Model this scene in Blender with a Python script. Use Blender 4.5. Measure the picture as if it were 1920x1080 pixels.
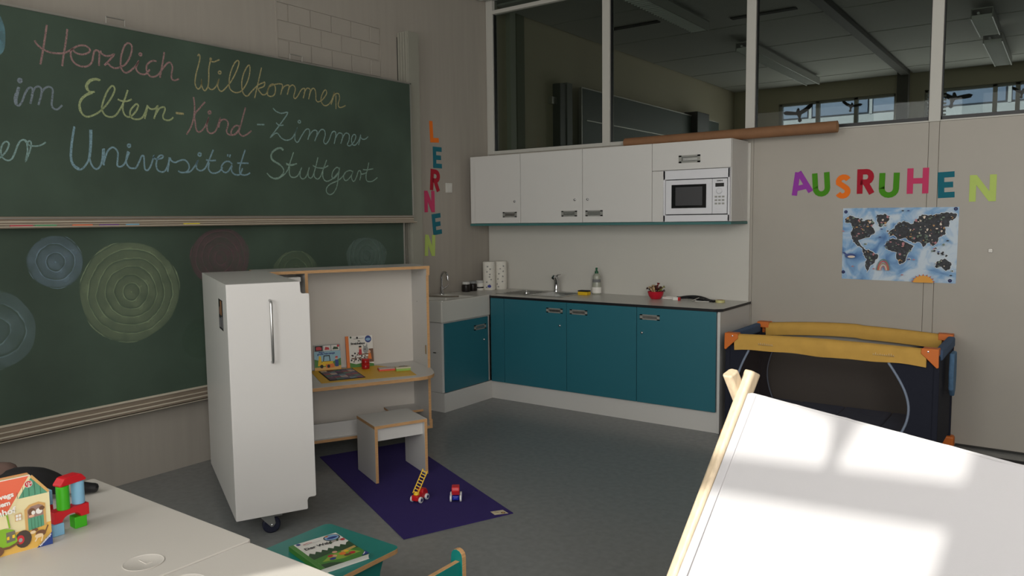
import bpy, bmesh, math, random
from math import sin, cos, pi, radians, sqrt, atan2
from mathutils import Matrix, Vector
random.seed(4)
for o in list(bpy.data.objects): bpy.data.objects.remove(o)
S = bpy.context.scene
COL = S.collection

# ---------------------------------------------------------------- camera, light, exposure
cam = bpy.data.objects.new('camera', bpy.data.cameras.new('camera')); COL.objects.link(cam)
cam.data.sensor_width = 36.0; cam.data.lens = 1433.98 / 1920 * 36; cam.data.clip_start = 0.05; cam.data.clip_end = 200
_yaw, _pit, _rol = -0.6291, -0.0889, -0.0118
_fw = Vector((sin(_yaw)*cos(_pit), cos(_yaw)*cos(_pit), sin(_pit)))
_r = Vector((cos(_yaw), -sin(_yaw), 0)); _u = _r.cross(_fw)
_r2 = cos(_rol)*_r + sin(_rol)*_u; _u2 = -sin(_rol)*_r + cos(_rol)*_u
_m = Matrix((_r2, _u2, -_fw)).transposed().to_4x4(); _m.translation = Vector((4.339, -5.6105, 1.4897))
cam.matrix_world = _m
S.camera = cam
S.view_settings.view_transform = 'Standard'; S.view_settings.look = 'None'
S.view_settings.gamma = 1.0; S.view_settings.use_curve_mapping = False
S.view_settings.exposure = 0.02

SKY_STRENGTH = 1.0
SUN_STRENGTH = 7.5
wd = bpy.data.worlds.new('sky'); S.world = wd; wd.use_nodes = True
nt = wd.node_tree; bg = nt.nodes['Background']
sky = nt.nodes.new('ShaderNodeTexSky'); sky.sky_type = 'HOSEK_WILKIE'; sky.turbidity = 4.0; sky.ground_albedo = 0.35
sky.sun_direction = Vector((-0.452, -0.892, 0.42)).normalized()
mixw = nt.nodes.new('ShaderNodeMix'); mixw.data_type = 'RGBA'; mixw.inputs[0].default_value = 0.75
mixw.inputs[7].default_value = (0.92, 0.95, 1.0, 1)
nt.links.new(sky.outputs[0], mixw.inputs[6]); nt.links.new(mixw.outputs[2], bg.inputs[0])
bg.inputs[1].default_value = SKY_STRENGTH
sun = bpy.data.objects.new('sun', bpy.data.lights.new('sun', 'SUN')); COL.objects.link(sun)
sun.data.energy = SUN_STRENGTH; sun.data.angle = radians(0.8); sun.data.color = (1.0, 0.95, 0.88)
sun.rotation_mode = 'QUATERNION'
sun.rotation_quaternion = Vector((0.452, 0.892, -0.405)).to_track_quat('-Z', 'Y')
# area lamps added at the windows of both rooms, standing in for daylight
DAY = []
def daylight(name, x0, x1, z0, z1, y, energy, ry, color=(1.0, 0.975, 0.945)):
    l = bpy.data.lights.new(name, 'AREA'); l.shape = 'RECTANGLE'; l.size = x1-x0; l.size_y = z1-z0
    l.energy = energy; l.color = color
    o = bpy.data.objects.new(name, l); COL.objects.link(o); o.location = ((x0+x1)/2, y, (z0+z1)/2)
    o.rotation_euler = (radians(90*ry), 0, 0)
    return o
daylight('window_fill', 1.97, 3.09, 0.95, 3.08, -6.56, 44, 1)
daylight('window_fill', 0.35, 1.75, 0.95, 3.08, -6.30, 14, 1)
daylight('window_fill', 3.35, 4.65, 0.95, 3.08, -6.30, 22, 1)
daylight('window_fill', 4.9, 6.2, 0.95, 3.08, -6.30, 112, 1)
daylight('window_fill', 0.75, 2.25, 1.1, 3.1, 6.30, 17, -1)
daylight('window_fill', 2.75, 4.5, 1.1, 3.1, 6.30, 20, -1)

# ---------------------------------------------------------------- helpers
def lin(c):
    c = c/255.0
    return c/12.92 if c <= 0.04045 else ((c+0.055)/1.055)**2.4
def rgb(*c): return tuple(lin(k) for k in c) + (1.0,)
_mats = {}
def M(name, col, rough=0.5, metal=0.0, noise=0.0, scale=20.0, bump=0.0, bscale=80.0, coat=0.0, stretch=None, spec=0.5, trans=0.0):
    if name in _mats: return _mats[name]
    m = bpy.data.materials.new(name); m.use_nodes = True; n = m.node_tree; b = n.nodes['Principled BSDF']
    c = rgb(*col); b.inputs['Base Color'].default_value = c
    b.inputs['Roughness'].default_value = rough; b.inputs['Metallic'].default_value = metal
    b.inputs['Coat Weight'].default_value = coat; b.inputs['Specular IOR Level'].default_value = spec
    b.inputs['Transmission Weight'].default_value = trans
    tc = n.nodes.new('ShaderNodeTexCoord'); mp = n.nodes.new('ShaderNodeMapping')
    n.links.new(tc.outputs['Object'], mp.inputs[0])
    if stretch: mp.inputs['Scale'].default_value = stretch
    if noise > 0:
        t = n.nodes.new('ShaderNodeTexNoise'); t.inputs['Scale'].default_value = scale; t.inputs['Detail'].default_value = 5
        n.links.new(mp.outputs[0], t.inputs['Vector'])
        cr = n.nodes.new('ShaderNodeValToRGB')
        cr.color_ramp.elements[0].position = 0.3; cr.color_ramp.elements[1].position = 0.7
        cr.color_ramp.elements[0].color = tuple(k*(1-noise) for k in c[:3]) + (1,)
        cr.color_ramp.elements[1].color = tuple(min(1, k*(1+noise)) for k in c[:3]) + (1,)
        n.links.new(t.outputs[0], cr.inputs[0]); n.links.new(cr.outputs[0], b.inputs['Base Color'])
    if bump > 0:
        t2 = n.nodes.new('ShaderNodeTexNoise'); t2.inputs['Scale'].default_value = bscale; t2.inputs['Detail'].default_value = 4
        n.links.new(mp.outputs[0], t2.inputs['Vector'])
        bp = n.nodes.new('ShaderNodeBump'); bp.inputs['Strength'].default_value = bump; bp.inputs['Distance'].default_value = 0.002
        n.links.new(t2.outputs[0], bp.inputs['Height']); n.links.new(bp.outputs[0], b.inputs['Normal'])
    _mats[name] = m
    return m
def mix_shader(name, build):
    if name in _mats: return _mats[name]
    m = bpy.data.materials.new(name); m.use_nodes = True; n = m.node_tree
    for k in list(n.nodes):
        if k.type != 'OUTPUT_MATERIAL': n.nodes.remove(k)
    out = [k for k in n.nodes if k.type == 'OUTPUT_MATERIAL'][0]
    n.links.new(build(n), out.inputs[0]); _mats[name] = m
    return m
def glass_mat(name, tint, refl=1.45, rough=0.0):
    def b(n):
        t = n.nodes.new('ShaderNodeBsdfTransparent'); t.inputs[0].default_value = rgb(*tint)
        g = n.nodes.new('ShaderNodeBsdfGlossy'); g.inputs['Roughness'].default_value = rough
        f = n.nodes.new('ShaderNodeFresnel'); f.inputs[0].default_value = refl
        x = n.nodes.new('ShaderNodeMixShader')
        n.links.new(f.outputs[0], x.inputs[0]); n.links.new(t.outputs[0], x.inputs[1]); n.links.new(g.outputs[0], x.inputs[2])
        return x.outputs[0]
    return mix_shader(name, b)
def cloth_mat(name, col, translucency=0.35, bump=0.15, bscale=900, alpha=1.0, rough=0.9):
    def b(n):
        d = n.nodes.new('ShaderNodeBsdfDiffuse'); d.inputs[0].default_value = rgb(*col); d.inputs[1].default_value = rough
        t = n.nodes.new('ShaderNodeBsdfTranslucent'); t.inputs[0].default_value = rgb(*col)
        x = n.nodes.new('ShaderNodeMixShader'); x.inputs[0].default_value = translucency
        n.links.new(d.outputs[0], x.inputs[1]); n.links.new(t.outputs[0], x.inputs[2])
        tx = n.nodes.new('ShaderNodeTexNoise'); tx.inputs['Scale'].default_value = bscale; tc = n.nodes.new('ShaderNodeTexCoord')
        n.links.new(tc.outputs['Object'], tx.inputs['Vector'])
        bp = n.nodes.new('ShaderNodeBump'); bp.inputs['Strength'].default_value = bump; bp.inputs['Distance'].default_value = 0.001
        n.links.new(tx.outputs[0], bp.inputs['Height']); n.links.new(bp.outputs[0], d.inputs['Normal'])
        if alpha >= 1: return x.outputs[0]
        tr = n.nodes.new('ShaderNodeBsdfTransparent'); y = n.nodes.new('ShaderNodeMixShader'); y.inputs[0].default_value = alpha
        n.links.new(tr.outputs[0], y.inputs[1]); n.links.new(x.outputs[0], y.inputs[2])
        return y.outputs[0]
    return mix_shader(name, b)
def chalk_mat(name, col, alpha=0.6, rings=0, rad=0.2, seed=0.0, scale=60.0):
    """chalk dust on the board: diffuse colour thinned by noise (and by drawn rings for the discs)"""
    def b(n):
        d = n.nodes.new('ShaderNodeBsdfDiffuse'); d.inputs[0].default_value = rgb(*col)
        tr = n.nodes.new('ShaderNodeBsdfTransparent'); y = n.nodes.new('ShaderNodeMixShader')
        tc = n.nodes.new('ShaderNodeTexCoord'); tx = n.nodes.new('ShaderNodeTexNoise'); tx.inputs['Scale'].default_value = scale
        tx.inputs['Detail'].default_value = 4
        n.links.new(tc.outputs['Object'], tx.inputs['Vector'])
        mr = n.nodes.new('ShaderNodeMapRange'); mr.inputs[1].default_value = 0.3; mr.inputs[2].default_value = 0.7
        mr.inputs[3].default_value = alpha*0.65; mr.inputs[4].default_value = min(1, alpha*1.3)
        n.links.new(tx.outputs[0], mr.inputs[0]); last = mr.outputs[0]
        if rings:
            ln = n.nodes.new('ShaderNodeVectorMath'); ln.operation = 'LENGTH'
            w = n.nodes.new('ShaderNodeTexNoise'); w.inputs['Scale'].default_value = 9.0; w.inputs['Detail'].default_value = 5
            off = n.nodes.new('ShaderNodeVectorMath'); off.operation = 'MULTIPLY_ADD'
            off.inputs[1].default_value = (0.035,)*3
            sub = n.nodes.new('ShaderNodeVectorMath'); sub.operation = 'SUBTRACT'; sub.inputs[1].default_value = (0.5, 0.5, 0.5)
            n.links.new(tc.outputs['Object'], w.inputs['Vector']); n.links.new(w.outputs['Color'], sub.inputs[0])
            n.links.new(sub.outputs[0], off.inputs[0]); n.links.new(tc.outputs['Object'], off.inputs[2]); n.links.new(off.outputs[0], ln.inputs[0])
            k = n.nodes.new('ShaderNodeMath'); k.operation = 'MULTIPLY'; k.inputs[1].default_value = rings/rad
            fr = n.nodes.new('ShaderNodeMath'); fr.operation = 'FRACT'
            n.links.new(ln.outputs['Value'], k.inputs[0]); n.links.new(k.outputs[0], fr.inputs[0])
            rp = n.nodes.new('ShaderNodeValToRGB'); e = rp.color_ramp.elements
            e[0].position = 0.0; e[0].color = (1.9, 1.9, 1.9, 1); e[1].position = 1.0; e[1].color = (0.15, 0.15, 0.15, 1)
            a = e.new(0.14); a.color = (0.95, 0.95, 0.95, 1); a2 = e.new(0.8); a2.color = (0.78, 0.78, 0.78, 1)
            n.links.new(fr.outputs[0], rp.inputs[0])
            mu = n.nodes.new('ShaderNodeMath'); mu.operation = 'MULTIPLY'; mu.use_clamp = True
            n.links.new(last, mu.inputs[0]); n.links.new(rp.outputs[0], mu.inputs[1]); last = mu.outputs[0]
        n.links.new(last, y.inputs[0]); n.links.new(tr.outputs[0], y.inputs[1]); n.links.new(d.outputs[0], y.inputs[2])
        return y.outputs[0]
    return mix_shader(name, b)

class MB:
    def __init__(self): self.v = []; self.f = []; self.k = []; self.mats = []
    def mi(self, m):
        if m not in self.mats: self.mats.append(m)
        return self.mats.index(m)
    def add(self, vs, fs, mat, T=None):
        o = len(self.v)
        for p in vs:
            p = Vector(p)
            self.v.append(tuple(T @ p if T else p))
        i = self.mi(mat)
        for f in fs: self.f.append([a+o for a in f]); self.k.append(i)
        return self
    def box(self, a, b, mat, T=None, edge=None, thin=None):
        x0, y0, z0 = a; x1, y1, z1 = b
        vs = [(x0,y0,z0),(x1,y0,z0),(x1,y1,z0),(x0,y1,z0),(x0,y0,z1),(x1,y0,z1),(x1,y1,z1),(x0,y1,z1)]
        fs = {'z': [(0,3,2,1),(4,5,6,7)], 'y': [(0,1,5,4),(2,3,7,6)], 'x': [(1,2,6,5),(3,0,4,7)]}
        o = len(self.v)
        for p in vs: self.v.append(tuple(T @ Vector(p) if T else p))
        for ax in 'zyx':
            i = self.mi(mat if (edge is None or ax == thin) else edge)
            for f in fs[ax]: self.f.append([k+o for k in f]); self.k.append(i)
        return self
    def prism(self, pts, z0, z1, mat, T=None, side=None):
        n = len(pts)
        a = sum(pts[i][0]*pts[(i+1) % n][1]-pts[(i+1) % n][0]*pts[i][1] for i in range(n))
        if a < 0: pts = pts[::-1]
        vs = [(p[0], p[1], z0) for p in pts] + [(p[0], p[1], z1) for p in pts]
        self.add(vs, [list(range(n))[::-1], list(range(n, 2*n))], mat, T)
        self.add(vs, [(i, (i+1) % n, (i+1) % n+n, i+n) for i in range(n)], side or mat, T)
        return self
    def lathe(self, prof, mat, n=24, T=None):
        vs = []; fs = []
        for r, z in prof:
            for i in range(n): vs.append((r*cos(2*pi*i/n), r*sin(2*pi*i/n), z))
        for j in range(len(prof)-1):
            for i in range(n):
                a = j*n+i; b = j*n+(i+1) % n; fs.append((a, b, b+n, a+n))
        if prof[0][0] > 1e-5: fs.append(tuple(range(n))[::-1])
        if prof[-1][0] > 1e-5: fs.append(tuple(range((len(prof)-1)*n, len(prof)*n)))
        return self.add(vs, fs, mat, T)
    def cyl(self, r, z0, z1, mat, n=20, T=None, r2=None):
        return self.lathe([(r, z0), (r if r2 is None else r2, z1)], mat, n, T)
    def tube(self, path, r, mat, n=8, T=None, radii=None, flat=1.0):
        P = [Vector(p) for p in path]; vs = []; fs = []; up = None
        for i, p in enumerate(P):
            d = (P[min(i+1, len(P)-1)]-P[max(i-1, 0)]).normalized()
            if up is None: up = Vector((0, 0, 1)) if abs(d.z) < 0.9 else Vector((1, 0, 0))
            s = d.cross(up).normalized(); up = s.cross(d).normalized()
            rr = radii[i] if radii else r
            for k in range(n):
                a = 2*pi*k/n; vs.append(p+s*cos(a)*rr+up*sin(a)*rr*flat)
        for i in range(len(P)-1):
            for k in range(n):
                a = i*n+k; b = i*n+(k+1) % n; fs.append((a, b, b+n, a+n))
        fs.append(tuple(range(n))[::-1]); fs.append(tuple(range((len(P)-1)*n, len(P)*n)))
        return self.add(vs, fs, mat, T)
    def ball(self, c, r, mat, n=16, T=None, s=(1, 1, 1)):
        pr = [(max(1e-6, r*sin(pi*j/(n//2))), -r*cos(pi*j/(n//2))) for j in range(n//2+1)]
        X = Matrix.Translation(c) @ Matrix.Diagonal((s[0], s[1], s[2], 1))
        return self.lathe(pr, mat, n, (T @ X) if T else X)
    def build(self, name, parent=None, bevel=0.0, seg=2, smooth=None, loc=None, rot=None):
        me = bpy.data.meshes.new(name); me.from_pydata(self.v, [], self.f)
        for m in self.mats: me.materials.append(m)
        me.polygons.foreach_set('material_index', self.k)
        bm = bmesh.new(); bm.from_mesh(me); bmesh.ops.remove_doubles(bm, verts=bm.verts, dist=1e-6)
        bmesh.ops.recalc_face_normals(bm, faces=bm.faces); bm.to_mesh(me); bm.free()
        if smooth:
            me.shade_smooth(); me.set_sharp_from_angle(angle=radians(smooth))
        o = bpy.data.objects.new(name, me); COL.objects.link(o)
        if parent: o.parent = parent
        if loc: o.location = loc
        if rot: o.rotation_euler = rot
        if bevel > 0:
            b = o.modifiers.new('bevel', 'BEVEL'); b.width = bevel; b.segments = seg; b.limit_method = 'ANGLE'; b.angle_limit = radians(40)
        return o
def tag(o, label, cat, group=None, kind=None):
    if label: o['label'] = label
    if cat: o['category'] = cat
    if group: o['group'] = group
    if kind: o['kind'] = kind
    return o
def thing(name, label, cat, loc=(0, 0, 0), rz=0.0, group=None, rot=None):
    o = bpy.data.objects.new(name, None); COL.objects.link(o); o.location = loc
    o.rotation_euler = rot if rot else (0, 0, radians(rz)); o.empty_display_size = 0.1
    return tag(o, label, cat, group)
def struct(name):
    o = bpy.data.objects.new(name, None); COL.objects.link(o); o['kind'] = 'structure'; return o
def box1(name, a, b, mat, parent=None, bevel=0.0, **kw): return MB().box(a, b, mat, **kw).build(name, parent, bevel)
def ribbon(path, w, closed=False):
    """outline polygon of a thick polyline, mitred"""
    P = [Vector(p).to_2d() if len(p) > 2 else Vector(p) for p in path]; L = []; R = []
    n = len(P)
    for i in range(n):
        a = P[i]-P[i-1] if i > 0 else P[1]-P[0]; b = P[i+1]-P[i] if i < n-1 else P[-1]-P[-2]
        a = a.normalized() if a.length > 1e-9 else Vector((1, 0)); b = b.normalized() if b.length > 1e-9 else a
        na = Vector((-a.y, a.x)); nb = Vector((-b.y, b.x)); m = na+nb
        m = m.normalized() if m.length > 1e-6 else na
        k = min(1.6, 1/max(0.3, m.dot(na)))
        L.append(P[i]+m*w/2*k); R.append(P[i]-m*w/2*k)
    return L, R
def add_ribbon(mb, path, w, z0, z1, mat, T=None):
    L, R = ribbon(path, w); n = len(L)
    vs = [(p.x, p.y, z0) for p in L]+[(p.x, p.y, z0) for p in R]+[(p.x, p.y, z1) for p in L]+[(p.x, p.y, z1) for p in R]
    fs = []
    for i in range(n-1):
        fs += [(i, i+1, n+i+1, n+i), (2*n+i, 3*n+i, 3*n+i+1, 2*n+i+1), (i, 2*n+i, 2*n+i+1, i+1), (n+i, n+i+1, 3*n+i+1, 3*n+i)]
    fs += [(0, n, 3*n, 2*n), (n-1, 3*n-1, 4*n-1, 2*n-1)]
    mb.add(vs, fs, mat, T)
def arc(cx, cy, r, a0, a1, n=10, ry=None):
    ry = r if ry is None else ry
    return [(cx+r*cos(radians(a0+(a1-a0)*i/n)), cy+ry*sin(radians(a0+(a1-a0)*i/n))) for i in range(n+1)]
def smooth_path(pts, n=3):
    out = []; P = [Vector(p) for p in pts]
    for i in range(len(P)-1):
        p0 = P[max(i-1, 0)]; p1 = P[i]; p2 = P[i+1]; p3 = P[min(i+2, len(P)-1)]
        for j in range(n):
            t = j/n
            out.append(0.5*((2*p1)+(p2-p0)*t+(2*p0-5*p1+4*p2-p3)*t*t+(3*p1-p0-3*p2+p3)*t**3))
    out.append(P[-1]); return out
FRONT = Matrix(((1, 0, 0, 0), (0, 0, -1, 0), (0, 1, 0, 0), (0, 0, 0, 1)))     # drawing plane XY -> upright, facing local -Y
_layer = [0]
def art(name, parent, T, shapes, base=0.0):
    """flat printed shapes (poly or ribbon) in a drawing plane, each a hair above the one before"""
    mb = MB(); z = base
    for s in shapes:
        z += 0.00012
        if s[0] == 'p': mb.add([(x, y, z) for x, y in s[2]], [list(range(len(s[2])))], s[1], T)
        elif s[0] == 'e':
            _, m, cx, cy, rx, ry = s; pts = arc(cx, cy, rx, 0, 360, 16, ry)[:-1]
            mb.add([(x, y, z) for x, y in pts], [list(range(len(pts)))], m, T)
        elif s[0] == 'r':
            L, R = ribbon(s[2], s[3]); k = len(L)
            mb.add([(p.x, p.y, z) for p in L+R], [(i, i+1, k+i+1, k+i) for i in range(k-1)], s[1], T)
    return mb.build(name, parent)
def words(name, parent, text, size, mat, T, x, y, z=0.002, bold=0.0, ang=0.0, align='LEFT', sx=1.0):
    c = bpy.data.curves.new(name, 'FONT'); c.body = text; c.size = size; c.offset = bold; c.align_x = align; c.resolution_u = 3
    t = bpy.data.objects.new('tmp', c); me = bpy.data.meshes.new_from_object(t); bpy.data.objects.remove(t)
    me.transform(T @ Matrix.Translation((x, y, z)) @ Matrix.Rotation(radians(ang), 4, 'Z') @ Matrix.Diagonal((sx, 1, 1, 1)))
    me.materials.clear(); me.materials.append(mat)
    o = bpy.data.objects.new(name, me); COL.objects.link(o); o.parent = parent
    return o
def dup(root, loc=None, rz=None, label=None, group=None):
    r = root.copy(); COL.objects.link(r)
    if loc is not None: r.location = loc
    if rz is not None: r.rotation_euler = (0, 0, radians(rz))
    if label: r['label'] = label
    if group: r['group'] = group
    for ch in [o for o in bpy.data.objects if o.parent == root]:
        c = ch.copy(); COL.objects.link(c); c.parent = r
        for g in [o for o in bpy.data.objects if o.parent == ch]:
            d = g.copy(); COL.objects.link(d); d.parent = c
    return r

# ---------------------------------------------------------------- materials
WALL = M('wall_paint', (166, 159, 149), 0.75, noise=0.035, scale=2.5, bump=0.12, bscale=40, stretch=(1, 9, 0.6))
BRICK = M('painted_brick', (166, 159, 149), 0.75, noise=0.03, scale=6, bump=0.2, bscale=60)
PANEL = M('partition_panel', (168, 162, 152), 0.5, noise=0.02, scale=3)
FRAME = M('partition_frame', (188, 186, 178), 0.45)
CEIL = M('ceiling_panel', (190, 190, 186), 0.9, noise=0.05, scale=60)
DARKGAP = M('dark_gap', (52, 52, 50), 0.9)
WHITE = M('white_laminate', (208, 206, 202), 0.38)
BACKS = M('splashback_laminate', (200, 197, 189), 0.42)
TEAL = M('teal_laminate', (40, 106, 120), 0.42)
TEALD = M('teal_board_edge', (60, 110, 108), 0.5)
BLACK = M('black_edge', (14, 14, 18), 0.45)
PLY = M('plywood_edge', (196, 152, 104), 0.55, noise=0.22, scale=5, stretch=(4, 4, 90))
STEEL = M('brushed_steel', (190, 190, 188), 0.3, 1.0, noise=0.06, scale=30)
CHROME = M('chrome', (205, 205, 208), 0.14, 1.0)
ALU = M('aluminium', (175, 172, 165), 0.4, 0.7)
HANDLE = M('satin_nickel', (150, 150, 144), 0.4, 0.25)
CERAM = M('white_ceramic', (205, 203, 196), 0.22)
VINYL = M('floor_vinyl', (126, 128, 127), 0.27, noise=0.08, scale=28, bump=0.08, bscale=12)
BOARD = M('chalkboard_green', (66, 82, 70), 0.6, noise=0.2, scale=2.2, bump=0.05, bscale=200, spec=0.4)
LIP = M('tray_lip', (206, 196, 178), 0.45, 0.2)
TRAY = M('dusty_aluminium', (146, 132, 116), 0.55, 0.3, noise=0.22, scale=18, stretch=(40, 1, 60))
RAIL = M('rail_grey', (150, 148, 136), 0.5)
YEL = M('yellow_print', (232, 190, 40), 0.6)
RED = M('red_plastic', (200, 24, 30), 0.35)
BLUE = M('blue_plastic', (24, 40, 160), 0.35)
GREEN = M('green_paint', (60, 170, 20), 0.4)
LBLUE = M('light_blue_paint', (128, 178, 208), 0.4)
REDP = M('red_paint', (196, 20, 32), 0.4)
PW = M('paper_white', (228, 225, 218), 0.6)
PK = M('print_black', (24, 24, 26), 0.6)
ORANGE = M('orange_print', (232, 100, 60), 0.55)
# ================================================================ THE SETTING
H = 3.45
fl = tag(box1('floor', (-0.3, -6.9, -0.1), (7.6, 6.8, 0), VINYL), 'grey vinyl floor', None, kind='structure')
# left wall: smooth concrete with a field of painted bricks
wl = MB()
BY0, BY1, BZ0, BZ1 = -2.28, -1.33, 2.472, 2.96
wl.box((-0.2, -6.6, 0), (0, BY0, H), WALL).box((-0.2, BY1, 0), (0, 0.02, H), WALL)
wl.box((-0.2, BY0, 0), (0, BY1, BZ0), WALL).box((-0.2, BY0, BZ1), (0, BY1, H), WALL)
wl.box((-0.2, BY0, BZ0), (-0.006, BY1, BZ1), WALL)
wall_left = wl.build('wall_left'); wall_left['kind'] = 'structure'
nrow = 4; rh = (BZ1-BZ0)/nrow; bw = 0.187
brick_me = None
for r in range(nrow):
    y = BY0 + (0.0 if r % 2 == 0 else -bw/2)
    while y < BY1-0.01:
        a = max(y, BY0)+0.004; b = min(y+bw, BY1)-0.004
        if b-a > 0.03:
            full = abs((b-a)-(bw-0.008)) < 1e-4
            if full and brick_me:
                o = bpy.data.objects.new('brick', brick_me); COL.objects.link(o); o.parent = wall_left
            else:
                o = MB().box((-0.01, 0, 0), (0.0, b-a, rh-0.008), BRICK).build('brick', wall_left, 0.0025, 1)
                if full: brick_me = o.data
            o.location = (random.uniform(0.0, 0.0014), a, BZ0+r*rh+0.004)
        y += bw
box1('joint_strip', (-0.001, BY0-0.012, 2.2), (0.004, BY0, H), WALL, wall_left)
box1('wall_right', (7.3, -6.6, 0), (7.5, 6.6, H), WALL)['kind'] = 'structure'
ce = MB().box((-0.2, -6.6, H), (7.5, 6.6, H+0.2), CEIL).build('ceiling'); ce['kind'] = 'structure'
# ceiling panels of the neighbouring room, each with its own edge
pan = None
for i in range(6):
    for j, (xa, xb) in enumerate([(0.02, 2.40), (2.52, 4.86), (4.90, 7.25)]):
        ya = -0.16+1.18*i+0.015; yb = min(ya+1.15, 6.3)
        if i == 0: ya = 0.12
        o = box1('ceiling_panel', (xa, ya, H-0.022), (xb, yb, H-0.002), CEIL, ce, 0.004)
for i in range(6):
    for j, (xa, xb) in enumerate([(0.02, 2.40), (2.52, 4.86), (4.90, 7.25)]):
        yb = -0.1-1.06*i; box1('ceiling_panel', (xa, yb-1.03, H-0.022), (xb, yb, H-0.002), CEIL, ce, 0.004)
for (x, y) in [(0.66, 1.52), (1.88, 1.88)]:
    box1('air_slot', (x-0.3, y-0.035, H-0.034), (x+0.32, y+0.035, H-0.02), DARKGAP, ce)
# partition wall
wb = struct('wall_back')
XG = [0.0405+1.1909*i for i in range(7)]
SILL = 2.113
for i in range(6):
    a, b = XG[i], XG[i+1]
    box1('panel', (a+0.0305, 0, 0), (b-0.0305, 0.06, SILL-0.03), PANEL, wb, 0.002)
for i, x in enumerate(XG):
    box1('post', (x-0.029, 0.0, 0), (x+0.029, 0.06, SILL-0.03), PANEL, wb, 0.002)
    box1('post', (x-0.034, -0.008, SILL-0.03), (x+0.034, 0.07, H), FRAME, wb, 0.003)
box1('corner_strip', (0, -0.002, 0), (0.012, 0.06, H), FRAME, wb)
box1('back_lining', (0, 0.055, 0), (7.3, 0.062, SILL-0.03), PANEL, wb)
PANE = glass_mat('partition_glass', (205, 210, 205), 1.25)
for i in range(6):
    w = struct('window_%d' % (i+1)); a, b = XG[i]+0.034, XG[i+1]-0.034
    box1('frame_rail', (a, -0.006, SILL-0.03), (b, 0.066, SILL-(0.0 if i < 2 else 0.02)), FRAME, w, 0.002)
    box1('frame_rail', (a, -0.006, 3.325), (b, 0.066, 3.358), FRAME, w, 0.002)
    z0 = SILL-0.02
    box1('gasket', (a, 0.012, z0), (a+0.006, 0.05, 3.325), BLACK, w); box1('gasket', (b-0.006, 0.012, z0), (b, 0.05, 3.325), BLACK, w)
    box1('gasket', (a, 0.012, SILL-0.021), (b, 0.05, SILL+0.004), BLACK, w)
    box1('pane', (a+0.004, 0.028, z0), (b-0.004, 0.033, 3.33), PANE, w); box1('pane', (a+0.004, 0.028, 3.35), (b-0.004, 0.033, H), PANE, w)
box1('baseboard_back', (3.8, -0.012, 0), (7.3, 0, 0.012), DARKGAP)['kind'] = 'structure'
# white splash panel behind the kitchen
tag(box1('splash_panel', (0.013, -0.014, 0.05), (2.435, -0.001, 2.03), BACKS, None, 0.002), 'tall off-white splash panel on the wall behind sink, worktop and wall cabinets', 'wall panel')

# facade behind the camera (y = -6.4) with its windows
def facade(yw, ins, holes, name, mat):
    xs = sorted({-0.0, 7.3} | {h[0] for h in holes} | {h[1] for h in holes}); mb = MB()
    y0, y1 = min(yw, yw-ins), max(yw, yw-ins)
    for a, b in zip(xs[:-1], xs[1:]):
        hh = [h for h in holes if h[0] <= a and h[1] >= b]
        if hh:
            mb.box((a, y0, 0), (b, y1, hh[0][2]), mat).box((a, y0, hh[0][3]), (b, y1, H), mat)
        else: mb.box((a, y0, 0), (b, y1, H), mat)
    o = mb.build(name); o['kind'] = 'structure'; return o
HOLES = [(0.35, 1.75, 0.9, 3.12), (1.93, 3.11, 0.9, 3.12), (3.35, 4.65, 0.9, 3.12), (4.9, 6.2, 0.9, 3.12)]
facade(-6.4, 0.2, HOLES, 'wall_front', PANEL)
CLEAR = glass_mat('clear_glass', (244, 246, 246), 1.3)
BLIND = cloth_mat('roller_blind_fabric', (226, 224, 216), 0.45, 0.1)
wn = 7
for i, (a, b, c, d) in enumerate(HOLES):
    w = struct('window_%d' % wn); wn += 1
    m = MB(); t = 0.045
    m.box((a, -6.5, c), (a+t, -6.43, d), FRAME).box((b-t if i != 1 else b-0.012, -6.5, c), (b, -6.43, d), FRAME).box((a, -6.5, c), (b, -6.43, c+t), FRAME).box((a, -6.5, d-t), (b, -6.43, d), FRAME)
    m.box((a, -6.45, 1.985), (b, -6.4, 2.052), FRAME)
    m.build('frame', w)
    box1('pane', (a+0.012, -6.47, c+t), (b-0.012, -6.465, d-t), CLEAR, w)
    if i != 1: box1('added_blind', (a+0.02, -6.42, c+0.02), (b-0.02, -6.418, d), BLIND, w)  # unseen cloth added to keep direct sun out of this opening
DECAL = M('black_window_decal', (22, 24, 30), 0.6)
def bird_pts(s, flip=1):
    up = [(-1.0, 0.28), (-0.8, 0.34), (-0.45, 0.25), (-0.16, 0.16), (-0.06, 0.34), (0.02, 0.4), (0.1, 0.32), (0.1, 0.18), (0.4, 0.30), (0.75, 0.5), (1.0, 0.52),
          (0.98, 0.36), (0.8, 0.2), (0.5, 0.02), (0.2, -0.08), (0.12, -0.3), (0.2, -0.5), (0.04, -0.6), (-0.08, -0.5), (-0.02, -0.28), (-0.1, -0.08), (-0.4, -0.02), (-0.7, 0.04), (-0.92, 0.1)]
    return [(x*s*flip, y*s) for x, y in up]
def bird(loc, s, label, flip=1, ang=0, tall=1.0):
    T = Matrix.Rotation(radians(ang), 4, 'Z')
    o = MB().prism(bird_pts(s, flip), 0, 0.001, DECAL, FRONT @ T @ Matrix.Diagonal((1, tall, 1, 1))).build('bird_sticker', None, loc=loc)
    return tag(o, label, 'sticker', 'black bird silhouettes on the windows')
bird((2.80, -6.462, 2.21), 0.22, 'unseen black bird silhouette added on the sunlit window to cast the tent shadow', 1, 0, 1.7)  # out of view, added and stretched to shape the shadow on the tent

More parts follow.
